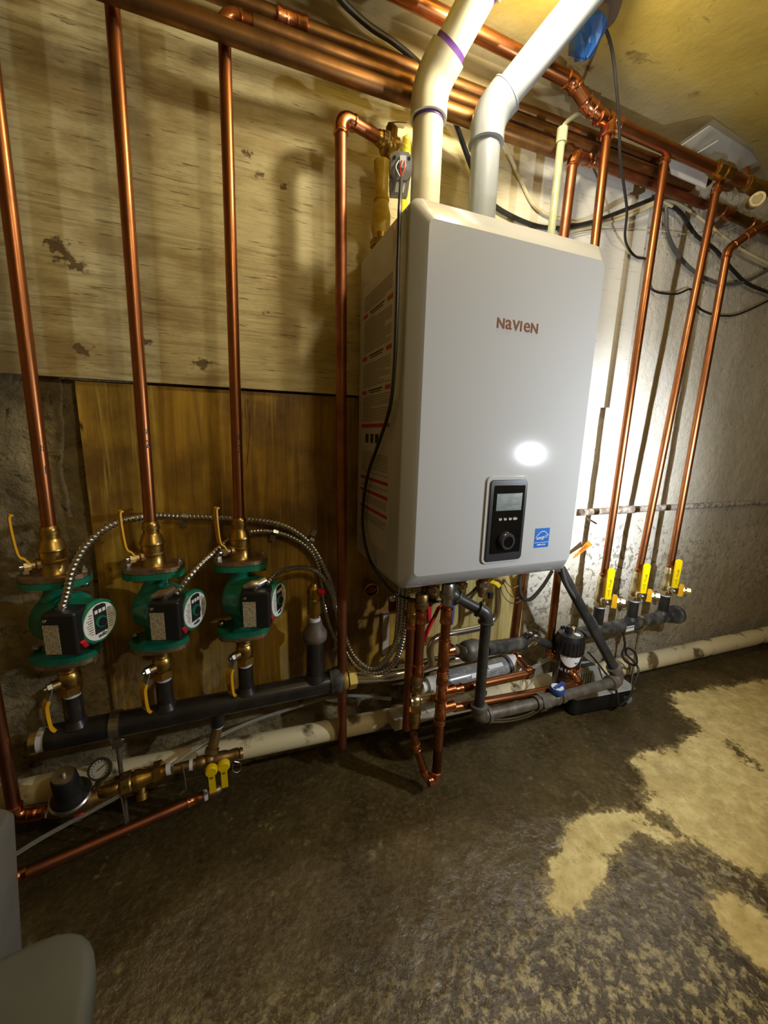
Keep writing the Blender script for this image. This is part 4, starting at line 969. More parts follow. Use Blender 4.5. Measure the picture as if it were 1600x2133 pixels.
# iron pipe along the wall
ip = T('iron_pipe', (1.3, -0.022, 0.666), 'old rusty iron pipe running level along the wall behind the copper pipes', 'pipe')
z0 = P(1300, 1062, -0.022).z
B().cyl((0.80, -0.022, z0), (3.40, -0.022, z0-0.004), 0.0115).add('pipe', 'rust', ip)
coupling(ip, (1.02, -0.022, z0), X, 0.0115, 0.05, 'rust'); 
# orange warning strip hanging at the boiler corner
ws = P(1194, 1163, -0.055); we = P(1229, 1131, -0.035); d = (we-ws); L = d.length; d.normalize(); nn = (CAM-ws).normalized(); nn = (nn-d*nn.dot(d)).normalized(); vv = nn.cross(d)
w_ = T('warning_strip', ws, 'orange warning strip stuck to the bright wall beside the boiler bottom', 'label')
B().prism([(0, -0.002), (L, -0.010), (L+0.004, 0.010), (0.002, 0.003)], ws, d, vv, nn, 0.0005).add('strip', 'orangep', w_)
text('WARNING', ws+d*(L*0.62)+nn*0.0006, d, vv, 0.013, 'black', w_, sx=0.7)
# ================================================================== BELOW THE BOILER
wp = T('drain_pipe', (0.6, -0.065, 0.0), 'thick stained cream pipe lying along the foot of the wall', 'pipe')
w0, w1, w2 = P(270, 1605, -0.062), P(830, 1492, -0.062), P(1590, 1323, -0.066)
wd_ = (w0-w1).normalized(); we_ = (w2-w1).normalized()
B().tube([w1+wd_*1.05, w1], 0.0268, 26).add('pipe', 'paintedpipe', wp); B().tube([w1, w2+we_*1.4], [0.0300, 0.0360], 26).add('pipe', 'paintedpipe', wp)
B().cyl(w1-we_*0.012, w1+we_*0.012, 0.0325, n=26).add('joint', 'paintedpipe', wp)
# main copper manifold under the boiler
YC = -0.245
cm = T('copper_manifold', (0.15, YC, 0.02), 'bright copper tee manifold with long drop pipe, under the boiler left half', 'pipe')
xt_ = P(925, 1360, YC).x
def at(px, py): q = P(px, py, YC); q.x = xt_; return q
B().cyl(at(928, 1225), at(905, 1612), 0.0114).add('pipe', 'copper', cm)
B().lathe(at(927, 1215), -Z, [(0, 0.012), (0.006, 0.015), (0.022, 0.0155), (0.024, 0.018), (0.034, 0.018), (0.036, 0.013), (0.052, 0.0145)], 18).add('boiler_union', 'steel', cm)
coupling(cm, at(928, 1282), Z, 0.0120, 0.040); tee(cm, at(925, 1358), Z, V((0.9, 0.25, -0.1)), 0.0120, 0.074)
coupling(cm, at(920, 1410), Z, 0.0120, 0.034); tee(cm, at(917, 1442), Z, X, 0.0118, 0.050, bl=0.036); tee(cm, at(915, 1476), Z, X, 0.0118, 0.056, bl=0.038)
coupling(cm, at(911, 1500), Z, 0.0118, 0.022)
lowc = at(905, 1626)
hub = P(937, 1439, YC); hur = P(1106, 1402, -0.228)
ur = T('copper_branch', hub, 'upper of two copper pipes running right below the boiler, ending in a bend', 'pipe', 'copper runs below the boiler')
run(ur, [hub, hur, P(1070, 1362, -0.10)], 0.0110, 'copper', 'copper_fit', R=0.018); coupling(ur, hub+X*0.02, X, 0.0110, 0.03)
coupling(ur, hur+(P(1070, 1362, -0.10)-hur)*0.75, P(1070, 1362, -0.10)-hur, 0.0110, 0.03)
# valve column to its left
vc = T('valve_column', P(870, 1425, -0.215), 'copper and brass valve column left of the manifold, bending at the floor', 'pipe')
YV = -0.215; xv = P(876, 1300, YV).x
def av_(px, py): q = P(px, py, YV); q.x = xv-(0.004 if py > 1400 else 0); return q
B().lathe(av_(881, 1236), -Z, [(0, 0.012), (0.004, 0.0155), (0.02, 0.0155), (0.022, 0.018), (0.034, 0.0175), (0.036, 0.014)], 18).add('boiler_union', 'brass_dull', vc)
coupling(vc, av_(878, 1284), Z, 0.0112, 0.036)
B().cyl(av_(877, 1260), av_(870, 1392), 0.0110).add('pipe', 'copper_dull', vc); coupling(vc, av_(870, 1396), Z, 0.0112, 0.032)
q0, q1 = av_(870, 1405), av_(869, 1447)
b = B().lathe(q0, q1-q0, [(0, 0.0135), (0.010, 0.0165), (0.022, 0.0165), (0.024, 0.0140), (0.030, 0.0165), (0.040, 0.0165), (0.046, 0.013)], 18); b.hexn(q0-Z*0.026, q0-Z*0.036, 0.019); b.add('union', 'brass_dull', vc)
b = B(); q2 = av_(868, 1458); b.cyl(q2-X*0.016-Y*0.0, P(903, 1452, YV+0.004), 0.0125); b.ball(q2, 0.0165); b.hexn(P(897, 1454, YV+0.004), P(905, 1452, YV+0.004), 0.017); b.add('boiler_tee', 'brass_light', vc)
q3, q4 = av_(867, 1478), av_(865, 1526)
B().lathe(q3, q4-q3, [(0, 0.0150), (0.008, 0.0165), (0.012, 0.0150), (0.016, 0.0130), (0.020, 0.0150), (0.036, 0.0150), (0.040, 0.0125), (0.046, 0.0125)], 18).add('check_valve', 'brass', vc)
q5 = av_(864, 1528); q6 = P(867, 1556, YV); q7 = P(888, 1618, -0.236)
run(vc, [q5, q6, q7, lowc+Z*0.004], 0.0098, 'copper', 'copper_fit', R=0.016)
run(cm, [at(908, 1560), lowc+Z*0.004, lowc+Z*0.004-X*0.024], 0.0114, 'copper_dull', 'copper_fit', R=0.014)
# open-ended drain beside it
od = T('drain_tail', P(845, 1518, -0.205), 'dull copper tail pipe with open end, first under the boiler left corner', 'pipe')
o0, o1 = P(859, 1300, -0.205), P(845, 1518, -0.205); o0.x = o1.x = (o0.x+o1.x)/2
B().cyl(o1, o0, 0.0115).add('pipe', 'copper_dull', od); coupling(od, o0, Z, 0.0115, 0.022)
b = B(); b.lathe(o0+Z*0.008, Z, [(0, 0.013), (0.014, 0.015), (0.030, 0.013), (0.052, 0.012)], 16); b.hexn(o0+Z*0.022, o0+Z*0.032, 0.017); b.add('brass_adapter', 'brass', od)
# gas pipe
YG = -0.272
gs = T('gas_pipe', P(1003, 1490, YG), 'black gas pipe with two elbows dropping from the boiler to a grey elbow', 'pipe')
g0 = V((P(938, 1215, -0.235).x, -0.235, 0.60)); g1 = P(938, 1236, -0.235); g1.x = g0.x; g2 = P(1014, 1278, YG); g3 = V((g2.x, YG, P(1003, 1490, YG).z))
run(gs, [g0+Z*0.02, g1, g2, g3+Z*0.012], 0.0128, 'iron', 'iron', R=0.022, k=1.28, collar=1.5)
GE = P(1006, 1490, YG); GE.x = g2.x; G1 = P(1128, 1462, -0.262); G2 = P(1288, 1418, -0.235)
b = B(); arc = arc_corner(GE, GE+Z, G1, 0.020); b.tube([arc[0]+Z*0.012]+arc+[arc[-1]+(G1-GE).normalized()*0.012], 0.0185, 18)
for c, d in ((arc[0]+Z*0.004, Z), (arc[-1]+(G1-GE).normalized()*0.004, (G1-GE))): b.lathe(c, d, [(0, 0.0185), (0.001, 0.0215), (0.011, 0.0215), (0.012, 0.014)], 18)
b.add('grey_elbow', 'galv', gs)
gr = T('gas_branch', GE+X*0.05, 'grey pipe with union and elbow running right along the floor to the condensate pump', 'pipe')
gd = (G1-GE).normalized(); gd2 = (G2-G1).normalized()
B().cyl(arc[-1], G1, 0.0145).add('pipe', 'galv', gr); B().cyl(G1, G2, 0.0145).add('pipe', 'galv', gr)
b = B(); b.hexn(G1-gd*0.012, G1+gd*0.012, 0.0245); b.cyl(G1-gd*0.026, G1+gd*0.026, 0.0195); b.add('union', 'galv', gr)
gv = T('gas_valve', G1+gd2*0.05, 'grey gas cock with flat blue handle on the grey floor pipe', 'valve')
c = G1+gd2*0.055
b = B(); b.cyl(c-gd2*0.028, c-gd2*0.016, 0.0185); b.ball(c, 0.020); b.cyl(c+gd2*0.014, c+gd2*0.030, 0.0185); b.cyl(c, c+Z*0.026, 0.008); b.add('valve_body', 'galv', gv)
hc = P(1166, 1430, c.y-0.002); hc = c+Z*0.030+V((0, -0.002, 0))
b = B(); b.lathe(hc-Z*0.010, Z, [(0, 0.018), (0.003, 0.0205), (0.013, 0.0205), (0.016, 0.018)], 24); b.box(hc+V((0.014, 0.004, 0.003)), (0.040, 0.012, 0.009), V((0.95, 0.3, 0)), V((-0.3, 0.95, 0)), Z); h = b.add('blue_handle', 'blue', gv)
B().lathe(hc+Z*0.0058, Z, [(0, 0.0165), (0.0006, 0.016)], 20).add('handle_disc', 'offwhite', gv)
b = B(); b.box(hc+V((0.004, 0.001, 0.0085)), (0.038, 0.007, 0.003), V((0.95, 0.3, 0)), V((-0.3, 0.95, 0)), Z); b.add('pointer', 'blue', gv)
# elbow and black riser
ge = T('black_riser', G2, 'slanting black pipe rising from the brown elbow over the pump to the boiler corner', 'pipe')
U0 = P(1282, 1402, -0.235); U1 = P(1168, 1185, -0.16)
b = B(); dd = (U1-G2).normalized(); arc = arc_corner(G2+gd2*0.012, G1, U1, 0.020); b.tube([arc[0]-gd2*0.014]+arc+[arc[-1]+dd*0.014], 0.0195, 18)
b.lathe(arc[0]-gd2*0.018, gd2, [(0, 0.015), (0.001, 0.0225), (0.012, 0.0225), (0.013, 0.018)], 18); b.lathe(arc[-1]+dd*0.006, dd, [(0, 0.018), (0.001, 0.0225), (0.012, 0.0225), (0.013, 0.015)], 18); b.add('brown_elbow', 'iron_brown', ge)
B().cyl(arc[-1]+dd*0.01, U1, 0.0145).add('pipe', 'iron', ge)
cable('grey_cable', [P(1170, 1180, -0.175), P(1182, 1220, -0.18), P(1212, 1262, -0.185), P(1238, 1292, -0.18), P(1252, 1330, -0.17), P(1261, 1352, -0.165)], 0.0055, 'greycab', 'grey cable hanging loose beside the slanting black pipe')
cable('black_cable', [P(1150, 1190, -0.16), P(1130, 1222, -0.18), P(1105, 1248, -0.19), P(1086, 1244, -0.18), P(1082, 1222, -0.15), P(1083, 1200, -0.12)], 0.0052, 'blackc', 'thick black cable looping below the boiler right half')
for k, pts in enumerate((((1043, 1210), (1046, 1235), (1062, 1255), (1080, 1254), (1092, 1238), (1096, 1222)), ((1046, 1208), (1060, 1236), (1075, 1246), (1088, 1238)), ((1048, 1206), (1066, 1224), (1080, 1220)))):
    cable('thin_wire', [P(a, c, -0.14-0.01*k) for a, c in pts], 0.0011, 'copper_old' if k else 'greycab', ('thin brown wire loop hanging lowest below the boiler', 'thin brown wire loop in the middle below the boiler', 'shortest thin wire loop below the boiler')[k], 'wire', 'thin wires below the boiler')
# dirt filter
FX, FY = P(1184, 1360, -0.160).x, -0.160
zt, zc, zbm = P(1186, 1318, FY).z, P(1184, 1352, FY).z, P(1178, 1432, FY).z
df = T('dirt_filter', (FX, FY, zbm), 'dark brown filter canister with black screw cap and white label', 'filter')
B().lathe((FX, FY, zbm), Z, [(0, 0.020), (0.012, 0.037), (0.022, 0.0385), (zc-zbm+0.01, 0.0385)], 30).add('canister', 'canister', df)
b = B(); n = 30; H = zt-zc
b.lathe((FX, FY, zc-0.006), Z, [(0, 0.0405), (0.003, 0.0425), (H*0.75, 0.0425), (H*0.9, 0.040), (H+0.004, 0.036), (H+0.005, 0.012)], n)
for k in range(24):
    a = 2*math.pi*k/24; b.cyl((FX+0.0425*math.cos(a), FY+0.0425*math.sin(a), zc-0.004), (FX+0.0425*math.cos(a), FY+0.0425*math.sin(a), zc+H*0.66), 0.0016, n=6)
b.lathe((FX-0.004, FY+0.006, zt-0.004), Z, [(0, 0.011), (0.014, 0.010), (0.015, 0.0085), (0.022, 0.0085), (0.023, 0.004)], 18)
cap = b.add('screw_cap', 'blackp', df)
b = B()
for s in (-1, 1): b.box((FX-0.004+s*0.014, FY+0.016, zt+0.012), (0.014, 0.006, 0.010))
b.add('cap_wings', 'blackp', df)['kind'] = 'stuff'
B().lathe((FX+0.018, FY+0.010, zt-0.001), Z, [(0, 0.0095), (0.008, 0.0095), (0.011, 0.007)], 18).add('test_plug', 'brass_light', df)
B().lathe((FX+0.010, FY-0.016, zt-0.0018), V((0.05, -0.1, 1)), [(0, 0.0095), (0.0012, 0.0092)], 20).add('date_sticker', 'white', df)
def curved(name, mat, parent, c, r, a0, a1, zlo, zhi, n=14):
    b = B(); prev = None
    for k in range(n+1):
        t = k/n; a = a0+(a1-a0)*t; i0 = len(b.v)
        for z in (zlo(t), zhi(t)): b.v.append(V((c[0]+r*math.cos(a), c[1]+r*math.sin(a), z)))
        if prev is not None: b.f.append((prev, i0, i0+1, prev+1))
        prev = i0
    return b.add(name, mat, parent)
fa = math.atan2(CAM.y-FY, CAM.x-FX)
zl = zc-0.006
curved('label', 'white', df, (FX, FY), 0.0391, fa-0.62, fa+1.10, lambda t: zl-0.004-0.030*math.sin(math.pi*t)**0.7, lambda t: zl)
curved('emblem', 'blue', df, (FX, FY), 0.0394, fa+0.55, fa+0.82, lambda t: zl-0.020-0.003*math.sin(math.pi*t), lambda t: zl-0.016-0.003*math.sin(math.pi*t), 6)
def ring_text(body, a, z, size, mat, sx=1.0):
    n_ = V((math.cos(a), math.sin(a), 0)); u_ = Z.cross(n_)
    text(body, V((FX, FY, z))+n_*0.0395, u_, Z, size, mat, df, sx=sx, bold=0.0002)
for k, ch in enumerate('IntaKlean'):
    ring_text(ch if k else 'i', fa-0.52+0.235*k*(0.8 if k < 2 else 1.0), zl-0.046, 0.0180, 'white' if k < 4 else 'orangep', 0.8)
curved('label_rule', 'white', df, (FX, FY), 0.0393, fa+0.2, fa+1.5, lambda t: zl-0.0585, lambda t: zl-0.0570)
curved('label_band', 'copper_old', df, (FX, FY), 0.0393, fa-0.5, fa+1.2, lambda t: zl-0.092+0.01*t, lambda t: zl-0.078+0.012*t)
# line from the return header through filter to a check valve
fl = T('filter_line', P(1110, 1332, -0.125), 'silver valve with black wing handle in the line left of the filter', 'valve')
a0 = P(1143, 1322, -0.118); a1 = P(1088, 1340, -0.145)
dl = (a0-a1).normalized()
b = B(); b.hexn(a1, a1+dl*0.022, 0.0165); b.cyl(a1+dl*0.022, a1+dl*0.058, 0.0125); b.hexn(a1+dl*0.050, a1+dl*0.064, 0.0155); b.add('valve_body', 'chrome', fl)
q = a1+dl*0.036+Z*0.018
b = B(); b.cyl(q-Z*0.008, q+Z*0.006, 0.007); b.strap([q-dl*0.030+Z*0.002, q-dl*0.020+Z*0.010, q-dl*0.008+Z*0.002, q+dl*0.008+Z*0.002, q+dl*0.020+Z*0.010, q+dl*0.030+Z*0.006], Y, 0.013, 0.005); b.add('wing_handle', 'blackp', fl)
B().cyl(q+Z*0.005, q+Z*0.009, 0.005).add('screw', 'chrome', fl)
b = B(); b.cyl(a1+dl*0.06, V((FX-0.02, FY+0.04, zc-0.01)), 0.013); b.cyl(V((FX+0.02, FY+0.03, zc-0.005)), V((0.735, YR, ZR)), 0.016); b.add('black_nipple', 'iron', fl)
fp_ = T('insulated_pipe', P(1050, 1352, -0.165), 'dusty black pipe length between bulbous brown check valve and silver valve', 'pipe')
a2 = P(1010, 1352, -0.185)
B().cyl(a2, a1+dl*0.002, 0.0195, n=22).add('pipe', 'iron_dusty', fp_); B().cyl(a1-dl*0.002, a1+dl*0.004, 0.017).add('thread_tape', 'ptfe', fp_)
ck = T('check_valve', P(990, 1355, -0.20), 'bulbous grey-brown iron check valve behind the black gas pipe', 'valve')
a3 = P(963, 1358, -0.215); dk = (a2-a3).normalized()
b = B(); b.lathe(a3-dk*0.006, dk, [(0, 0.013), (0.008, 0.0145), (0.010, 0.020), (0.018, 0.026), (0.032, 0.0285), (0.046, 0.0270), (0.050, 0.0300), (0.062, 0.0300), (0.064, 0.026), (0.072, 0.021)], 24); b.add('valve_body', 'galv', ck)
b = B(); a4 = at(926, 1358)+V((0.025, 0.008, -0.003)); b.cyl(a4, a3, 0.0118); b.hexn(a4+(a3-a4)*0.55, a4+(a3-a4)*0.9, 0.017); b.add('nipple', 'iron_brown', ck)
# neutraliser cartridge
nc = T('neutraliser_tube', P(985, 1408, -0.13), 'grey translucent cartridge with white end caps lying behind the upper copper run', 'filter')
n0, n1 = P(912, 1424, -0.13), P(1064, 1386, -0.13); dn = (n1-n0).normalized(); rn = 0.030
B().cyl(n0, n1, rn, n=28).add('clear_body', 'neutral', nc)
B().lathe(n0+dn*0.012, -dn, [(0, rn+0.003), (0.022, rn+0.003), (0.028, rn-0.003), (0.045, rn-0.006)], 28).add('end_cap', 'offwhite', nc)
B().lathe(n1-dn*0.012, dn, [(0, rn+0.003), (0.024, rn+0.003), (0.030, rn-0.002)], 28).add('end_cap', 'offwhite', nc)
for t in (0.08, 0.90):
    B().cyl(n0+(n1-n0)*t, n0+(n1-n0)*t+dn*0.006, rn+0.0022, n=28).add('seal_ring', 'blackp', nc)
cv = V((-0.12, -0.78, 0.60)).normalized(); cv = (cv-dn*cv.dot(dn)).normalized(); cw = dn.cross(cv)
for t, w_, h_, tilt in ((0.30, 0.020, 0.034, 0.8), (0.46, 0.044, 0.020, 0.1), (0.72, 0.050, 0.022, -0.3)):
    nn_ = (cv*math.cos(tilt)+cw*math.sin(tilt)); B().box(n0+(n1-n0)*t+nn_*(rn+0.0006), (w_, h_*0.5, 0.0015), dn, nn_.cross(dn), nn_).add('paper_label', 'offwhite', nc)
b = B(); e_ = n0-dn*0.033; b.lathe(e_+dn*0.0, -dn, [(0, 0.014), (0.012, 0.014), (0.016, 0.017), (0.024, 0.017), (0.028, 0.011)], 18); b.add('end_plug', 'white', nc)
# stainless pipe from the header union, and bent branch
sp_ = T('stainless_pipe', P(850, 1400, -0.10), 'pale stainless pipe with yellow-brass nut, leaving the black header to the right', 'pipe')
s0 = V((-0.052, YL, ZH-0.002)); s1 = P(785, 1410, -0.10)
b = B(); b.lathe(s0-X*0.004, X, [(0, 0.022), (0.006, 0.026), (0.014, 0.026), (0.016, 0.018)], 20); b.hexn(s0+X*0.014, s0+X*0.034, 0.0275); b.add('union_nut', M('brass_nut', (0.55, 0.40, 0.09), 0.5, 0.6), sp_)
B().tube(smooth_path([s0+X*0.03, s1, P(850, 1400, -0.11), P(900, 1384, -0.125), P(960, 1370, -0.135), P(1040, 1352, -0.13), P(1075, 1340, -0.12)], 6), 0.0150, 18).add('pipe', 'chrome', sp_)
sb = T('stainless_branch', P(900, 1360, -0.12), 'bent stainless tube looping between the copper manifold and black gas elbow', 'pipe')
B().tube(smooth_path([P(900, 1384, -0.14), P(896, 1352, -0.14), P(905, 1333, -0.14), P(930, 1322, -0.135), P(980, 1312, -0.125), P(1008, 1304, -0.12), P(1030, 1286, -0.115), P(1036, 1262, -0.115), P(1036, 1225, -0.115), P(1036, 1205, -0.115)], 7), 0.0100, 16).add('pipe', 'chrome', sb)
# isolation valves under the boiler with coloured handles
def hang(px, py, y, label, hmat, handle, mat='brass_dull'):
    q = P(px, py, y); p = T('service_valve', q, label, 'valve')
    top = V((q.x, y, ZB+0.005))
    b = B(); b.lathe(q-Z*0.02, Z, [(0, 0.010), (0.010, 0.013), (0.014, 0.0165), (0.034, 0.0165), (0.040, 0.0135), (0.050, 0.0135), (0.052, 0.017), (0.062, 0.017)], 16); b.cyl(q, top, 0.011); b.hexn(q+Z*0.012, q+Z*0.024, 0.019); b.add('valve_body', mat, p)
    hs = [P(a, c, yy) for a, c, yy in handle]
    B().strap(smooth_path(hs, 4), V((0.9, 0.3, 0.3)), 0.014, 0.006).add('lever_handle', hmat, p)
    return p
hang(900, 1240, -0.17, 'service valve under the boiler with long bright red lever slanting down left', 'red', [(916, 1262, -0.185), (905, 1285, -0.195), (890, 1315, -0.20), (882, 1338, -0.20)])
hang(890, 1232, -0.12, 'service valve under the boiler with short dark red lever pointing down', 'red', [(895, 1250, -0.14), (894, 1275, -0.145), (892, 1296, -0.145)])
hang(958, 1232, -0.16, 'service valve under the boiler with blue lever, behind the black gas elbow', 'blue', [(943, 1255, -0.17), (941, 1280, -0.175), (938, 1302, -0.175)])
p = hang(1005, 1228, -0.15, 'service valve under the boiler with yellow tab and dark plug, right of the gas elbow', 'yellow', [(1022, 1212, -0.155), (1034, 1216, -0.16), (1040, 1222, -0.16)], 'brass_plate')
q = P(1022, 1240, -0.17); B().rbox(q, (0.013, 0.010, 0.018), 0.002).add('dark_plug', 'blackp', p)
wv = T('wall_valve', P(774, 1226, -0.03), 'round brass valve end with dark red centre, low on the wall left of the boiler', 'valve')
q = P(774, 1226, -0.03)
b = B().lathe(q+Y*0.012, V((-0.1, -1, -0.15)), [(0, 0.020), (0.016, 0.020), (0.018, 0.0165), (0.012, 0.015)], 24, False); b.cyl(q+Y*0.03, q+Y*0.008, 0.016); b.add('valve_rim', 'brass', wv)
B().lathe(q+Y*0.006, V((-0.1, -1, -0.15)), [(0, 0.014), (0.012, 0.012), (0.016, 0.006)], 18).add('red_knob', M('dark_red_plastic', (0.16, 0.012, 0.018), 0.35), wv)
cl = T('cable_clamp', P(818, 1252, -0.11), 'chrome-headed dark red clamp plate under the boiler left corner', 'clamp')
B().rbox(P(818, 1256, -0.10), (0.024, 0.050, 0.006), 0.008, X, Z, Y).add('plate', M('maroon_plastic', (0.12, 0.01, 0.015), 0.35), cl)
B().ball(P(818, 1246, -0.108), 0.0105, sc=(1, 0.6, 1)).add('chrome_head', 'chrome', cl)
bt = P(803, 1320, -0.012)
tag(B().rbox((bt.x, -0.010, bt.z), (0.020, 0.130, 0.012), 0.002, X, Z, Y).add('batten', 'wood', None, bt), 'short pale upright batten on the plywood behind the looped conduits', 'batten')
# white block between the drain pipe and the valves
wb0, wb1 = P(824, 1474, -0.095), P(955, 1448, -0.075)
fb = T('foam_block', (wb0+wb1)/2, 'pale grey flat block resting on the cream drain pipe behind the copper valves', 'block')
dw = (wb1-wb0).normalized(); dw.z = 0; dw.normalize()
B().rbox((wb0+wb1)/2+V((0.03, -0.01, -0.012)), ((wb1-wb0).length+0.10, 0.055, 0.032), 0.004, dw, Z.cross(dw), Z).add('block', 'wood', fb)
B().box((wb0+wb1)/2+V((0.05, -0.030, 0.0045)), ((wb1-wb0).length*0.7, 0.02, 0.0015), dw, Z.cross(dw), Z).add('paper_scrap', 'offwhite', fb)
# condensate pump
cp_ = T('condensate_pump', (0.85, -0.10, 0.0), 'black condensate pump tank with grey top and yellow print, on the wet floor', 'pump')
f0, f1 = V((0.724, -0.152, 0)), V((0.977, -0.174, 0)); u = (f1-f0).normalized(); v = Z.cross(u); cw_, dp_ = (f1-f0).length, 0.125
cen = (f0+f1)/2+v*dp_/2
b = B(); prev = None
for z, gw in ((0.0, -0.010), (0.004, -0.006), (0.060, 0.002), (0.064, 0.004)):
    i0 = len(b.v)
    for a, c in rrect(-cw_/2-gw, cw_/2+gw, -dp_/2-gw, dp_/2+gw, 0.014): b.v.append(cen+u*a+v*c+Z*z)
    rg = list(range(i0, len(b.v)))
    if prev: b.link(prev, rg)
    else: b.cap(rg, True)
    prev = rg
b.cap(prev); b.add('tank', 'blackp', cp_)
B().rbox(cen+Z*0.0675, (cw_+0.010, dp_+0.010, 0.007), 0.016, u, v, Z).add('lid', 'grey_lid', cp_)
B().lathe(f1-u*0.030-v*0.0+V((0, 0, 0.032)), -v, [(-0.004, 0.013), (0.010, 0.013), (0.012, 0.010), (0.012, 0.004)], 18).add('outlet_cap', 'greyp', cp_)
# motor hood: a wedge on the lid
hood = B(); hu_ = cen-u*0.045+v*0.010
pts2 = [(-0.060, 0.070), (-0.058, 0.150), (-0.046, 0.160), (0.020, 0.160), (0.036, 0.148), (0.062, 0.085), (0.064, 0.070)]
hood.prism(pts2, hu_-v*0.046, u, Z, v, 0.092); hood.add('motor_hood', 'grey_lid', cp_)
for k in range(5):
    B().rbox(hu_-v*0.0465-u*(0.040-0.010*k)+Z*0.118, (0.0032, 0.046-0.003*abs(k-2), 0.002), 0.0015, u, Z, v).add('vent_slot', 'blackp', cp_)
sd = V((pts2[5][0]-pts2[4][0], 0, pts2[5][1]-pts2[4][1])); sdir = (u*sd.x+Z*sd.z).normalized(); sn_ = v.cross(sdir); sn_ = sn_ if sn_.z > 0 else -sn_
so = hu_+u*((pts2[4][0]+pts2[5][0])/2)+Z*((pts2[4][1]+pts2[5][1])/2)
B().box(so+sn_*0.0006, (0.062, 0.084, 0.001), sdir, v, sn_).add('print_label', 'black', cp_)
tl = hu_-u*0.018+Z*0.1604
B().box(tl, (0.070, 0.086, 0.001), u, v, Z).add('top_label', 'black', cp_)
text('15UL', tl+Z*0.0006+v*0.020-u*0.002, -u, -v, 0.034, 'goldp', cp_, sx=0.9, bold=0.0008)
text('WARNING', tl+Z*0.0006-v*0.020, -u, -v, 0.015, 'white', cp_, sx=0.85)
text('POWER', so+sn_*0.0012, v, sdir, 0.016, 'goldp', cp_, sx=0.9)
B().lathe(cen+u*0.085+v*0.02+Z*0.071, Z, [(0, 0.036), (0.010, 0.034), (0.016, 0.026)], 24).add('float_cover', 'grey_lid', cp_)
cable('looped_cable', [P(1298, 1318, -0.10), P(1302, 1345, -0.10), P(1296, 1362, -0.105), P(1304, 1378, -0.12), P(1325, 1385, -0.13), P(1324, 1362, -0.12), P(1308, 1350, -0.11), P(1304, 1362, -0.11), P(1318, 1376, -0.13), P(1330, 1395, -0.15), P(1322, 1425, -0.17), P(1308, 1455, -0.19), P(1290, 1468, -0.195), P(1286, 1448, -0.19), P(1280, 1424, -0.18)], 0.0038, 'blackc', 'black cord looping down over the right end of the condensate pump')
cable('thin_wire', [P(1225, 1358, -0.12), P(1240, 1375, -0.13), P(1258, 1398, -0.15), P(1268, 1410, -0.16)], 0.003, 'blackc', 'thin black wire from the filter to the condensate pump')
for k, (pts, lab) in enumerate(((((1128, 1372), (1120, 1392), (1110, 1420), (1090, 1448), (1070, 1462)), 'clear hose drooping between the copper bend and filter canister'), (((1150, 1368), (1120, 1385), (1095, 1400), (1085, 1425)), 'short clear hose end above the upper copper run'), (((1020, 1502), (1060, 1500), (1100, 1490), (1135, 1470), (1165, 1452)), 'clear hose lying on the floor under the grey gas branch'))):
    cable('clear_hose', [P(a, c, -0.10 if k < 2 else -0.20) for a, c in pts], 0.0048, 'clear', lab, 'hose', 'clear hoses below the boiler')
# ================================================================== BOTTOM LEFT: water feed
YW = -0.125
fr = T('feed_regulator', P(150, 1660, YW), 'brass pressure regulator with black bell cap, low on the wall at far left', 'regulator')
r0, r1 = P(118, 1688, YW), P(205, 1660, YW); dr_ = (r1-r0).normalized()
bc = P(150, 1664, YW); up_ = V((0.02, -0.32, 0.95)).normalized()
b = B(); b.lathe(r0-dr_*0.004, dr_, [(0, 0.014), (0.010, 0.0165), (0.020, 0.020), (0.045, 0.024), (0.070, 0.021), (0.085, 0.016), (0.100, 0.0135)], 20); b.add('valve_body', 'brass_dull', fr)
B().lathe(bc+up_*0.004, up_, [(0, 0.030), (0.003, 0.036), (0.010, 0.037), (0.013, 0.034)], 28).add('bell_flange', 'steel', fr)
B().lathe(bc+up_*0.014, up_, [(0, 0.034), (0.008, 0.032), (0.016, 0.026), (0.022, 0.0235), (0.066, 0.0215), (0.070, 0.019)], 28).add('bell_cap', 'blackp', fr)
B().lathe(bc+up_*0.084, up_, [(0, 0.0185), (0.006, 0.018), (0.006, 0.006), (0.014, 0.005)], 20).add('adjusting_screw', 'steel', fr)
kn = P(168, 1692, YW-0.012); B().lathe(kn+V((0, 0.01, 0.012)), V((0, -0.55, -0.85)), [(0, 0.008), (0.006, 0.014), (0.018, 0.0145), (0.022, 0.011)], 16).add('red_knob', 'red', fr)
pg = T('pressure_gauge', P(208, 1600, YW), 'small round pressure gauge with white dial and black rim, beside the black bell', 'gauge')
gc = P(208, 1602, YW-0.01); gn = V((0.10, -0.66, 0.72)).normalized()
B().lathe(gc-gn*0.018, gn, [(0, 0.017), (0.002, 0.0205), (0.016, 0.0210), (0.024, 0.0210), (0.024, 0.0175)], 28, False).add('rim', 'blackp', pg)
dl_ = B().cyl(gc-gn*0.004, gc-gn*0.001, 0.0178, n=28).add('dial', M('greyed_dial', (0.34, 0.32, 0.27), 0.6), pg)  # white dial face toned down to one even grey
u = Z.cross(gn).normalized(); w = gn.cross(u)
b = B(); b.box(gc+u*0.004+w*0.003, (0.020, 0.0016, 0.0008), (u*0.85+w*0.5).normalized(), (w*0.85-u*0.5).normalized(), gn); b.add('needle', 'black', dl_)
b = B()
for k in range(14):
    a = math.radians(-45+270*k/13); e = u*math.cos(a)+w*math.sin(a); b.box(gc+e*0.0142-gn*0.0006, (0.004, 0.0010, 0.0004), e, gn.cross(e), gn)
b.add('scale_marks', 'black', dl_)['kind'] = 'stuff'
B().cyl(gc-gn*0.016-w*0.012, P(198, 1648, YW), 0.006).add('gauge_stem', 'brass_dull', pg)
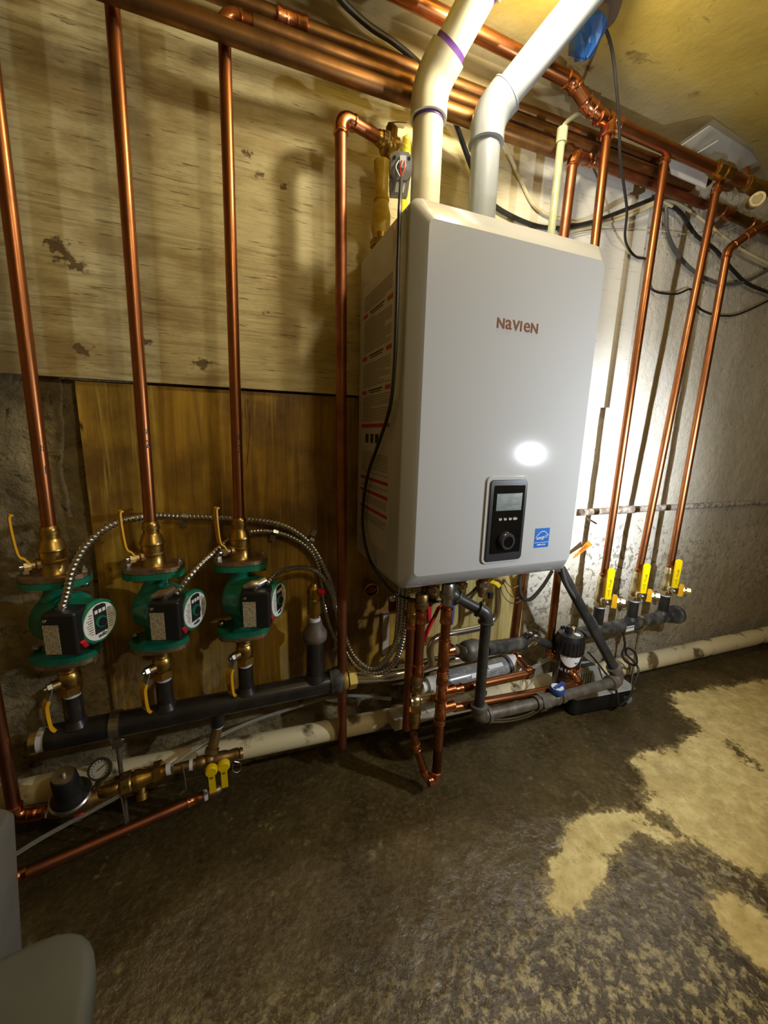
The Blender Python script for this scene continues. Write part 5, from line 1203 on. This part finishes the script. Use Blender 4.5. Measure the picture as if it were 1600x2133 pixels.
bf = T('backflow_preventer', P(290, 1630, YW), 'yellow-brass backflow preventer with hexagon ends under the black header', 'valve')
h0, h1 = P(206, 1655, YW), P(348, 1603, YW); dh = (h1-h0).normalized(); Lh = (h1-h0).length
b = B(); b.lathe(h0, dh, [(0, 0.0125), (0.004, 0.0145), (Lh*0.26, 0.0150), (Lh*0.30, 0.0125), (Lh*0.34, 0.020), (Lh*0.40, 0.0225), (Lh*0.48, 0.0225), (Lh*0.50, 0.020), (Lh*0.54, 0.0225), (Lh*0.60, 0.0215), (Lh*0.66, 0.018), (Lh*0.80, 0.014)], 22)
b.hexn(h0+dh*(Lh*0.36), h0+dh*(Lh*0.48), 0.0255); b.hexn(h0+dh*(Lh*0.82), h0+dh*(Lh*0.94), 0.0245); b.cyl(h0+dh*(Lh*0.92), h0+dh*Lh, 0.013); b.add('valve_body', 'brass', bf)
q = h0+dh*(Lh*0.62); b = B(); b.lathe(q, V((0.05, -0.5, -0.85)), [(0.012, 0.008), (0.026, 0.008), (0.027, 0.0115), (0.040, 0.0115)], 16); b.add('vent_port', 'brass', bf)
B().cyl(h1-dh*0.002, h1+dh*0.007, 0.0122).add('thread_tape', 'ptfe', bf)
ft = T('feed_tee', P(438, 1578, YW), 'brown brass nipple and tee below the black header with two flat yellow levers', 'valve')
k0, k1 = P(362, 1602, YW), P(488, 1572, YW); dk_ = (k1-k0).normalized(); dk_ = (dk_+V((0, 0, 0))).normalized()
b = B(); b.cyl(k0, k0+dk_*0.05, 0.0108); b.lathe(k0+dk_*0.045, dk_, [(0, 0.0115), (0.004, 0.0145), (0.018, 0.0145), (0.022, 0.0125), (0.042, 0.0150), (0.062, 0.0150), (0.070, 0.0125), (0.082, 0.014), (0.092, 0.014)], 18)
nt0 = P(433, 1518, YW); nt0 = V((-0.355, YL, ZH-0.058)); nt1 = P(437, 1583, YW); b.cyl(nt0, nt1, 0.0118); b.ball(nt1, 0.0155); b.lathe(nt0+(nt1-nt0)*0.62, nt1-nt0, [(0, 0.0118), (0.002, 0.0155), (0.012, 0.0155), (0.014, 0.012)], 16, False)
b.lathe(P(484, 1573, YW), dk_, [(0, 0.0125), (0.006, 0.0105), (0.010, 0.0130), (0.014, 0.0105), (0.018, 0.0130), (0.024, 0.0110)], 16); b.add('tee_body', 'brass_dull', ft)
B().cyl(P(398, 1593, YW)-dk_*0.003, P(398, 1593, YW)+dk_*0.004, 0.0122).add('thread_tape', 'ptfe', ft)
for (a, c), (e, f), yy in (((440, 1608), (444, 1648), YW-0.030), ((466, 1598), (469, 1638), YW-0.026)):
    q, t = P(a, c, yy), P(e, f, yy); dn_ = (t-q); Ld = dn_.length; dn_.normalize(); sn2 = dn_.cross(Y).normalized()
    b = B(); b.lathe(q+Y*0.010, -Y, [(0, 0.0135), (0.010, 0.0135), (0.013, 0.011)], 18); b.box(q+dn_*(Ld*0.5)-Y*0.001, (0.0135, Ld, 0.005), sn2, dn_, -Y)
    h = b.add('lever_handle', 'yellow', ft)
    B().box(q+dn_*0.012-Y*0.0045, (0.006, 0.003, 0.0015), sn2, dn_, -Y).add('slot', 'handle_text', h)
    B().cyl(q+Y*0.009, q+Y*0.030, 0.006).add('stem', 'brass_dull', ft)
cable('wire_ring', [P(486, 1592, YW-0.01), P(484, 1604, YW-0.015), P(493, 1609, YW-0.015), P(502, 1602, YW-0.01), P(500, 1590, YW-0.01), P(488, 1586, YW-0.01)], 0.0011, 'steel', 'small wire ring hanging from the brass end right of the yellow levers', 'ring')
# copper pipes at the bottom left
lc = T('copper_feed', P(30, 1690, YW), 'vertical copper pipe at the left edge turning right low down into the regulator', 'pipe')
c0 = P(33, 1700, YW); c1 = P(98, 1690, YW)
run(lc, [V((c0.x-0.003, YW, 1.2)), c0, c1], 0.0114, 'copper_dull', 'copper_fit', R=0.018); coupling(lc, c0+(c1-c0)*0.72, c1-c0, 0.0114, 0.02)
B().cyl(c1, c1+(r0-c1)*0.25, 0.0118).add('thread_tape', 'ptfe', lc); B().cyl(c1+(r0-c1)*0.25, r0, 0.013).add('brass_nipple', 'brass_dull', lc)
lf = T('floor_copper_pipe', PZ(230, 1742, 0.05), 'slanting copper pipe lying low over the dark floor at bottom left', 'pipe')
l0, l1 = PZ(22, 1834, 0.055), PZ(428, 1656, 0.055); ldir = (l1-l0).normalized()
B().cyl(l0-ldir*0.4, l1, 0.0100).add('pipe', 'copper_dull', lf); coupling(lf, PZ(46, 1822, 0.055), ldir, 0.0100, 0.018); coupling(lf, PZ(402, 1667, 0.055), ldir, 0.0100, 0.028)
b = B(); b.cyl(l1-ldir*0.004, l1+ldir*0.004, 0.0125); b.add('thread_tape', 'ptfe', lf)
b = B(); b.lathe(l1+ldir*0.003, ldir, [(0, 0.011), (0.004, 0.0125), (0.026, 0.0125), (0.032, 0.009)], 16); b.cyl(l1+ldir*0.02, P(437, 1583, YW), 0.0075); b.add('brass_end', 'brass_dull', lf)
cable('clear_tube', [P(0, 1800, -0.17), P(28, 1782, -0.165), P(100, 1738, -0.155), P(190, 1690, -0.145), P(262, 1650, -0.14), P(330, 1612, -0.125), P(430, 1548, -0.10), P(520, 1505, -0.055), P(600, 1478, -0.035), P(690, 1452, -0.03), P(760, 1450, -0.05), P(815, 1456, -0.07)], 0.0042, 'clear', 'long thin clear tube running along the foot of the wall to the pale block', 'tube')
ps = P(385, 1600, -0.13); cable('thin_strap', [P(379, 1592, -0.135), P(384, 1615, -0.14), P(388, 1645, -0.14)], 0.0014, 'galv', 'thin grey wire hanging before the brass nipple at bottom left', 'wire')
cable('thin_strap', [P(247, 1640, -0.14), P(252, 1660, -0.14), P(262, 1718, -0.14)], 0.0016, 'galv', 'thin grey wire hanging below the yellow-brass backflow preventer', 'wire')
# ================================================================== CABLES, BAG AND ODD THINGS UNDER THE CEILING
cable('black_cable', [P(690, -30, -0.10), P(720, 10, -0.09), P(770, 55, -0.08), P(820, 88, -0.07), P(868, 128, -0.07), P(905, 170, -0.09), P(935, 215, -0.09), P(952, 265, -0.07), P(972, 320, -0.04), P(995, 380, -0.03), P(1025, 424, -0.022), P(1065, 450, -0.020), P(1115, 470, -0.018), P(1165, 475, -0.02), P(1235, 462, -0.03), P(1300, 438, -0.05), P(1365, 412, -0.06)], 0.0058, 'blackc', 'thick black cable sagging behind both vents and rising to the right risers')
for k, off in enumerate((0, 7)):
    cable('cream_cable', [P(690-off*2, -25+off, -0.05), P(740, 45+off, -0.05), P(800, 92+off, -0.05), P(868, 138+off, -0.05), P(930, 172+off, -0.06), P(975, 205+off, -0.06), P(1020, 255+off, -0.05), P(1055, 310+off, -0.03), P(1082, 370+off*0.5, -0.018), P(1110, 425+off*0.5, -0.018), P(1145, 450, -0.018), P(1200, 465-off, -0.02)][: 8 if k else 12], 0.0045, 'romex', ('cream cable following the black one behind the vents and sagging to the boiler top', 'shorter cream cable running just below the first behind the vents')[k], 'cable', 'cream cables')
for k, off in enumerate((0, 10)):
    cable('cream_cable', [P(1165, 487-off, -0.018), P(1250, 468-off, -0.018), P(1320, 446-off*0.6, -0.020), P(1372, 422-off*0.3, -0.022), P(1400, 420+off, -0.022), P(1435, 438+off, -0.022), P(1490, 480+off, -0.022), P(1545, 520+off, -0.022), P(1620, 560+off, -0.022)][: 9 if k == 0 else 5], 0.0046, 'romex', ('cream cable humping over at the middle riser and falling to the right edge', 'second cream cable stopping at the hump between right risers')[k], 'cable', 'cream cables')
cable('black_cable', [P(1395, 428, -0.020), P(1420, 445, -0.018), P(1450, 490, -0.014), P(1490, 520, -0.014), P(1530, 566, -0.014), P(1565, 595, -0.014), P(1640, 622, -0.014)], 0.0058, 'blackc', 'thick black cable slanting down to the right edge past the last riser')
cable('grey_cable', [P(1388, 440, -0.012), P(1392, 490, -0.012), P(1420, 540, -0.012), P(1460, 575, -0.012), P(1510, 592, -0.012), P(1560, 583, -0.012), P(1630, 545, -0.012)], 0.0058, 'greycab', 'thick dusty grey cable in a wide loop on the wall behind the right risers')
cable('grey_cable', [P(1225, 60, -0.20), P(1242, 42, -0.21), P(1262, 62, -0.20), P(1276, 110, -0.19), P(1284, 180, -0.18), P(1290, 260, -0.165), P(1292, 330, -0.15), P(1300, 390, -0.13), P(1306, 440, -0.10), P(1302, 490, -0.06), P(1308, 515, -0.03), P(1325, 535, -0.02), P(1346, 540, -0.015), P(1352, 560, -0.012), P(1356, 598, -0.012), P(1375, 610, -0.012), P(1410, 612, -0.012), P(1440, 603, -0.012), P(1448, 632, -0.012), P(1470, 650, -0.012), P(1505, 658, -0.012), P(1545, 652, -0.012), P(1630, 612, -0.012)], 0.0034, 'blackc', 'thin dark cable dropping from the ceiling socket and wandering across the right wall')
# blue wrapped socket on the ceiling
so_ = T('ceiling_socket', P(1225, 60, -0.205), 'ceiling socket wrapped in blue plastic film, beside the top of the grey vent', 'socket')
q = P(1222, 62, -0.205)
b = B(); b.lathe(V((q.x+0.03, q.y-0.01, 1.798)), V((-0.35, 0, -1)), [(0, 0.035), (0.018, 0.035), (0.022, 0.020), (0.050, 0.018)], 18); b.add('socket_body', M('dark_bakelite', (0.10, 0.07, 0.05), 0.5), so_)
b = B(); rnd = random.Random(3); n = 16; prev = None; c = P(1220, 82, -0.205)
for j, (dz, rr) in enumerate(((0.030, 0.026), (0.012, 0.034), (-0.006, 0.030), (-0.022, 0.022), (-0.034, 0.006))):
    rg = []
    for k in range(n):
        a = 2*math.pi*k/n; r = rr*(1+0.22*rnd.uniform(-1, 1)); rg.append(len(b.v)); b.v.append(c+V((r*math.cos(a)+0.012*(dz < 0)*0, r*math.sin(a), dz+0.004*rnd.uniform(-1, 1))))
    if prev: b.link(prev, rg)
    prev = rg
b.cap(prev); b.add('blue_film', 'bluebag', so_, smooth=False)
# booklet in a clear bag on the pipes
bg = T('manual_bag', P(1480, 310, -0.10), 'clear plastic bag holding white paper booklets, tucked above the right-hand copper main', 'bag')
v0, v1, v2, v3 = PZ(1412, 300, 1.748), PZ(1486, 250, 1.785), PZ(1598, 330, 1.775), PZ(1552, 352, 1.752)
cs = [V(P(1402, 306, -0.11)), V(P(1484, 248, -0.135)), V(P(1606, 334, -0.06)), V(P(1540, 358, -0.06))]
nn_ = (cs[1]-cs[0]).cross(cs[3]-cs[0]).normalized()
if nn_.y > 0: nn_ = -nn_
def sheet(b, f0, f1, g0, g1, lift, t, wav):
    i0 = len(b.v); n = 8
    for k in (0, 1):
        for j in range(n+1):
            for i in range(n+1):
                s_, r_ = f0+(f1-f0)*i/n, g0+(g1-g0)*j/n
                p = cs[0]*(1-s_)*(1-r_)+cs[1]*s_*(1-r_)+cs[2]*s_*r_+cs[3]*(1-s_)*r_
                b.v.append(p+nn_*(lift-(t if k else 0)+wav*math.sin(6*s_+4*r_)*math.sin(5*r_)))
    m_ = (n+1)*(n+1)
    for j in range(n):
        for i in range(n):
            a = i0+j*(n+1)+i; b.f.append((a, a+1, a+n+2, a+n+1)); b.f.append((a+m_, a+m_+n+1, a+m_+n+2, a+m_+1))
    rim = [i0+i for i in range(n+1)]+[i0+j*(n+1)+n for j in range(1, n+1)]+[i0+n*(n+1)+i for i in range(n-1, -1, -1)]+[i0+j*(n+1) for j in range(n-1, 0, -1)]
    for a, c in zip(rim, rim[1:]+rim[:1]): b.f.append((a, c, c+m_, a+m_))
b = B(); sheet(b, 0.0, 0.86, 0.06, 0.94, 0.0, 0.006, 0.003); b.add('booklet', 'paper', bg)
b = B(); sheet(b, 0.0, 1.0, 0.0, 1.02, 0.004, 0.0006, 0.005); b.add('clear_film', 'film', bg)
for f0, f1, g in ((0.10, 0.75, 0.16), (0.05, 0.6, 0.26)):
    b = B(); pts = []
    for k in range(6):
        s_ = f0+(f1-f0)*k/5; pts.append(cs[0]*(1-s_)*(1-g)+cs[1]*s_*(1-g)+cs[2]*s_*g+cs[3]*(1-s_)*g+nn_*0.009)
    b.tube(pts, 0.0015, 6); b.add('folded_edge', 'greyprint' if g < 0.2 else 'offwhite', bg)
c2 = [P(1395, 332, -0.085), P(1478, 360, -0.085), P(1470, 392, -0.08), P(1400, 362, -0.08)]
b = B(); b.v += [V(p) for p in c2]+[V(p)+Y*0.004 for p in c2]; b.f += [(0, 1, 2, 3), (7, 6, 5, 4), (0, 4, 5, 1), (1, 5, 6, 2), (2, 6, 7, 3), (3, 7, 4, 0)]
b.add('lower_sheet', 'paper', bg)
# ================================================================== FOREGROUND
# lidded tub at the bottom left corner
HT = 0.36
ta, tb_, tc_ = PZ(198, 1905, HT), PZ(-30, 2010, HT), PZ(262, 2200, HT)
e1 = (tb_-ta).normalized(); e2 = (tc_-ta); e2 = (e2-e1*e2.dot(e1)).normalized()
tu = T('storage_tub', (ta.x, ta.y-0.1, 0.0), 'grey lidded plastic tub in the bottom left corner nearest the camera', 'tub')
corner = ta+e1*(-0.004)-e2*0.004
def tubring(b, ins, z, r):
    L1, L2 = 0.42, 0.32; i0 = len(b.v); ctr = corner+e1*L1/2+e2*L2/2
    for x, y in rrect(-L1/2+ins, L1/2-ins, -L2/2+ins, L2/2-ins, r, 6): p = ctr+e1*x+e2*y; b.v.append(V((p.x, p.y, z)))
    return list(range(i0, len(b.v)))
b = B(); prev = None
for ins, z, r in ((0.045, 0.0, 0.035), (0.030, 0.10, 0.04), (0.014, HT-0.03, 0.045)):
    rg = tubring(b, ins, z, r)
    if prev: b.link(prev, rg)
    else: b.cap(rg, True)
    prev = rg
b.cap(prev); b.add('tub_body', 'tub', tu)
b = B(); prev = None
for ins, z, r in ((0.004, HT-0.035, 0.05), (0.0, HT-0.03, 0.052), (0.0, HT-0.006, 0.052), (0.004, HT-0.001, 0.050), (0.010, HT, 0.046), (0.085, HT-0.001, 0.03), (0.090, HT-0.005, 0.028), (0.100, HT-0.005, 0.02)):
    rg = tubring(b, ins, z, r)
    if prev: b.link(prev, rg)
    else: b.cap(rg, True)
    prev = rg
b.cap(prev); b.add('tub_lid', 'tub', tu)
# grey upright bin behind it at the left edge
gb = T('grey_bin', (-0.86, -0.30, 0.0), 'tall grey bin seen only as a strip at the left edge, behind the tub', 'bin')
bx = P(24, 1780, -0.30).x+0.024; ztop = P(8, 1675, -0.30).z; ybk = -0.30
b = B(); prev = None
for z, ins in ((0.0, 0.02), (ztop-0.012, 0.003), (ztop, 0.008)):
    i0 = len(b.v)
    for x, y in rrect(bx-0.26+ins, bx-ins, ybk-0.24+ins, ybk-ins, 0.02): b.v.append(V((x, y, z)))
    rg = list(range(i0, len(b.v)))
    if prev: b.link(prev, rg)
    else: b.cap(rg, True)
    prev = rg
b.cap(prev); b.add('bin_body', 'bin', gb)

# small things on the bright wall
pgw = tag(B().cyl(P(1222, 1079, 0.0), P(1243, 1091, -0.03), 0.0028, n=8).add('wall_peg', 'rust', None, P(1222, 1079, 0.0)), 'small rusty peg sticking out of the bright wall just under the iron pipe', 'peg')
cable('string', [P(1172, 492, -0.022), P(1240, 480, -0.018), P(1330, 478, -0.014), P(1400, 484, -0.012), P(1455, 490, -0.014), P(1520, 478, -0.02), P(1548, 462, -0.03)], 0.0012, 'romex', 'thin loose string hanging across the wall below the cream cables', 'string')
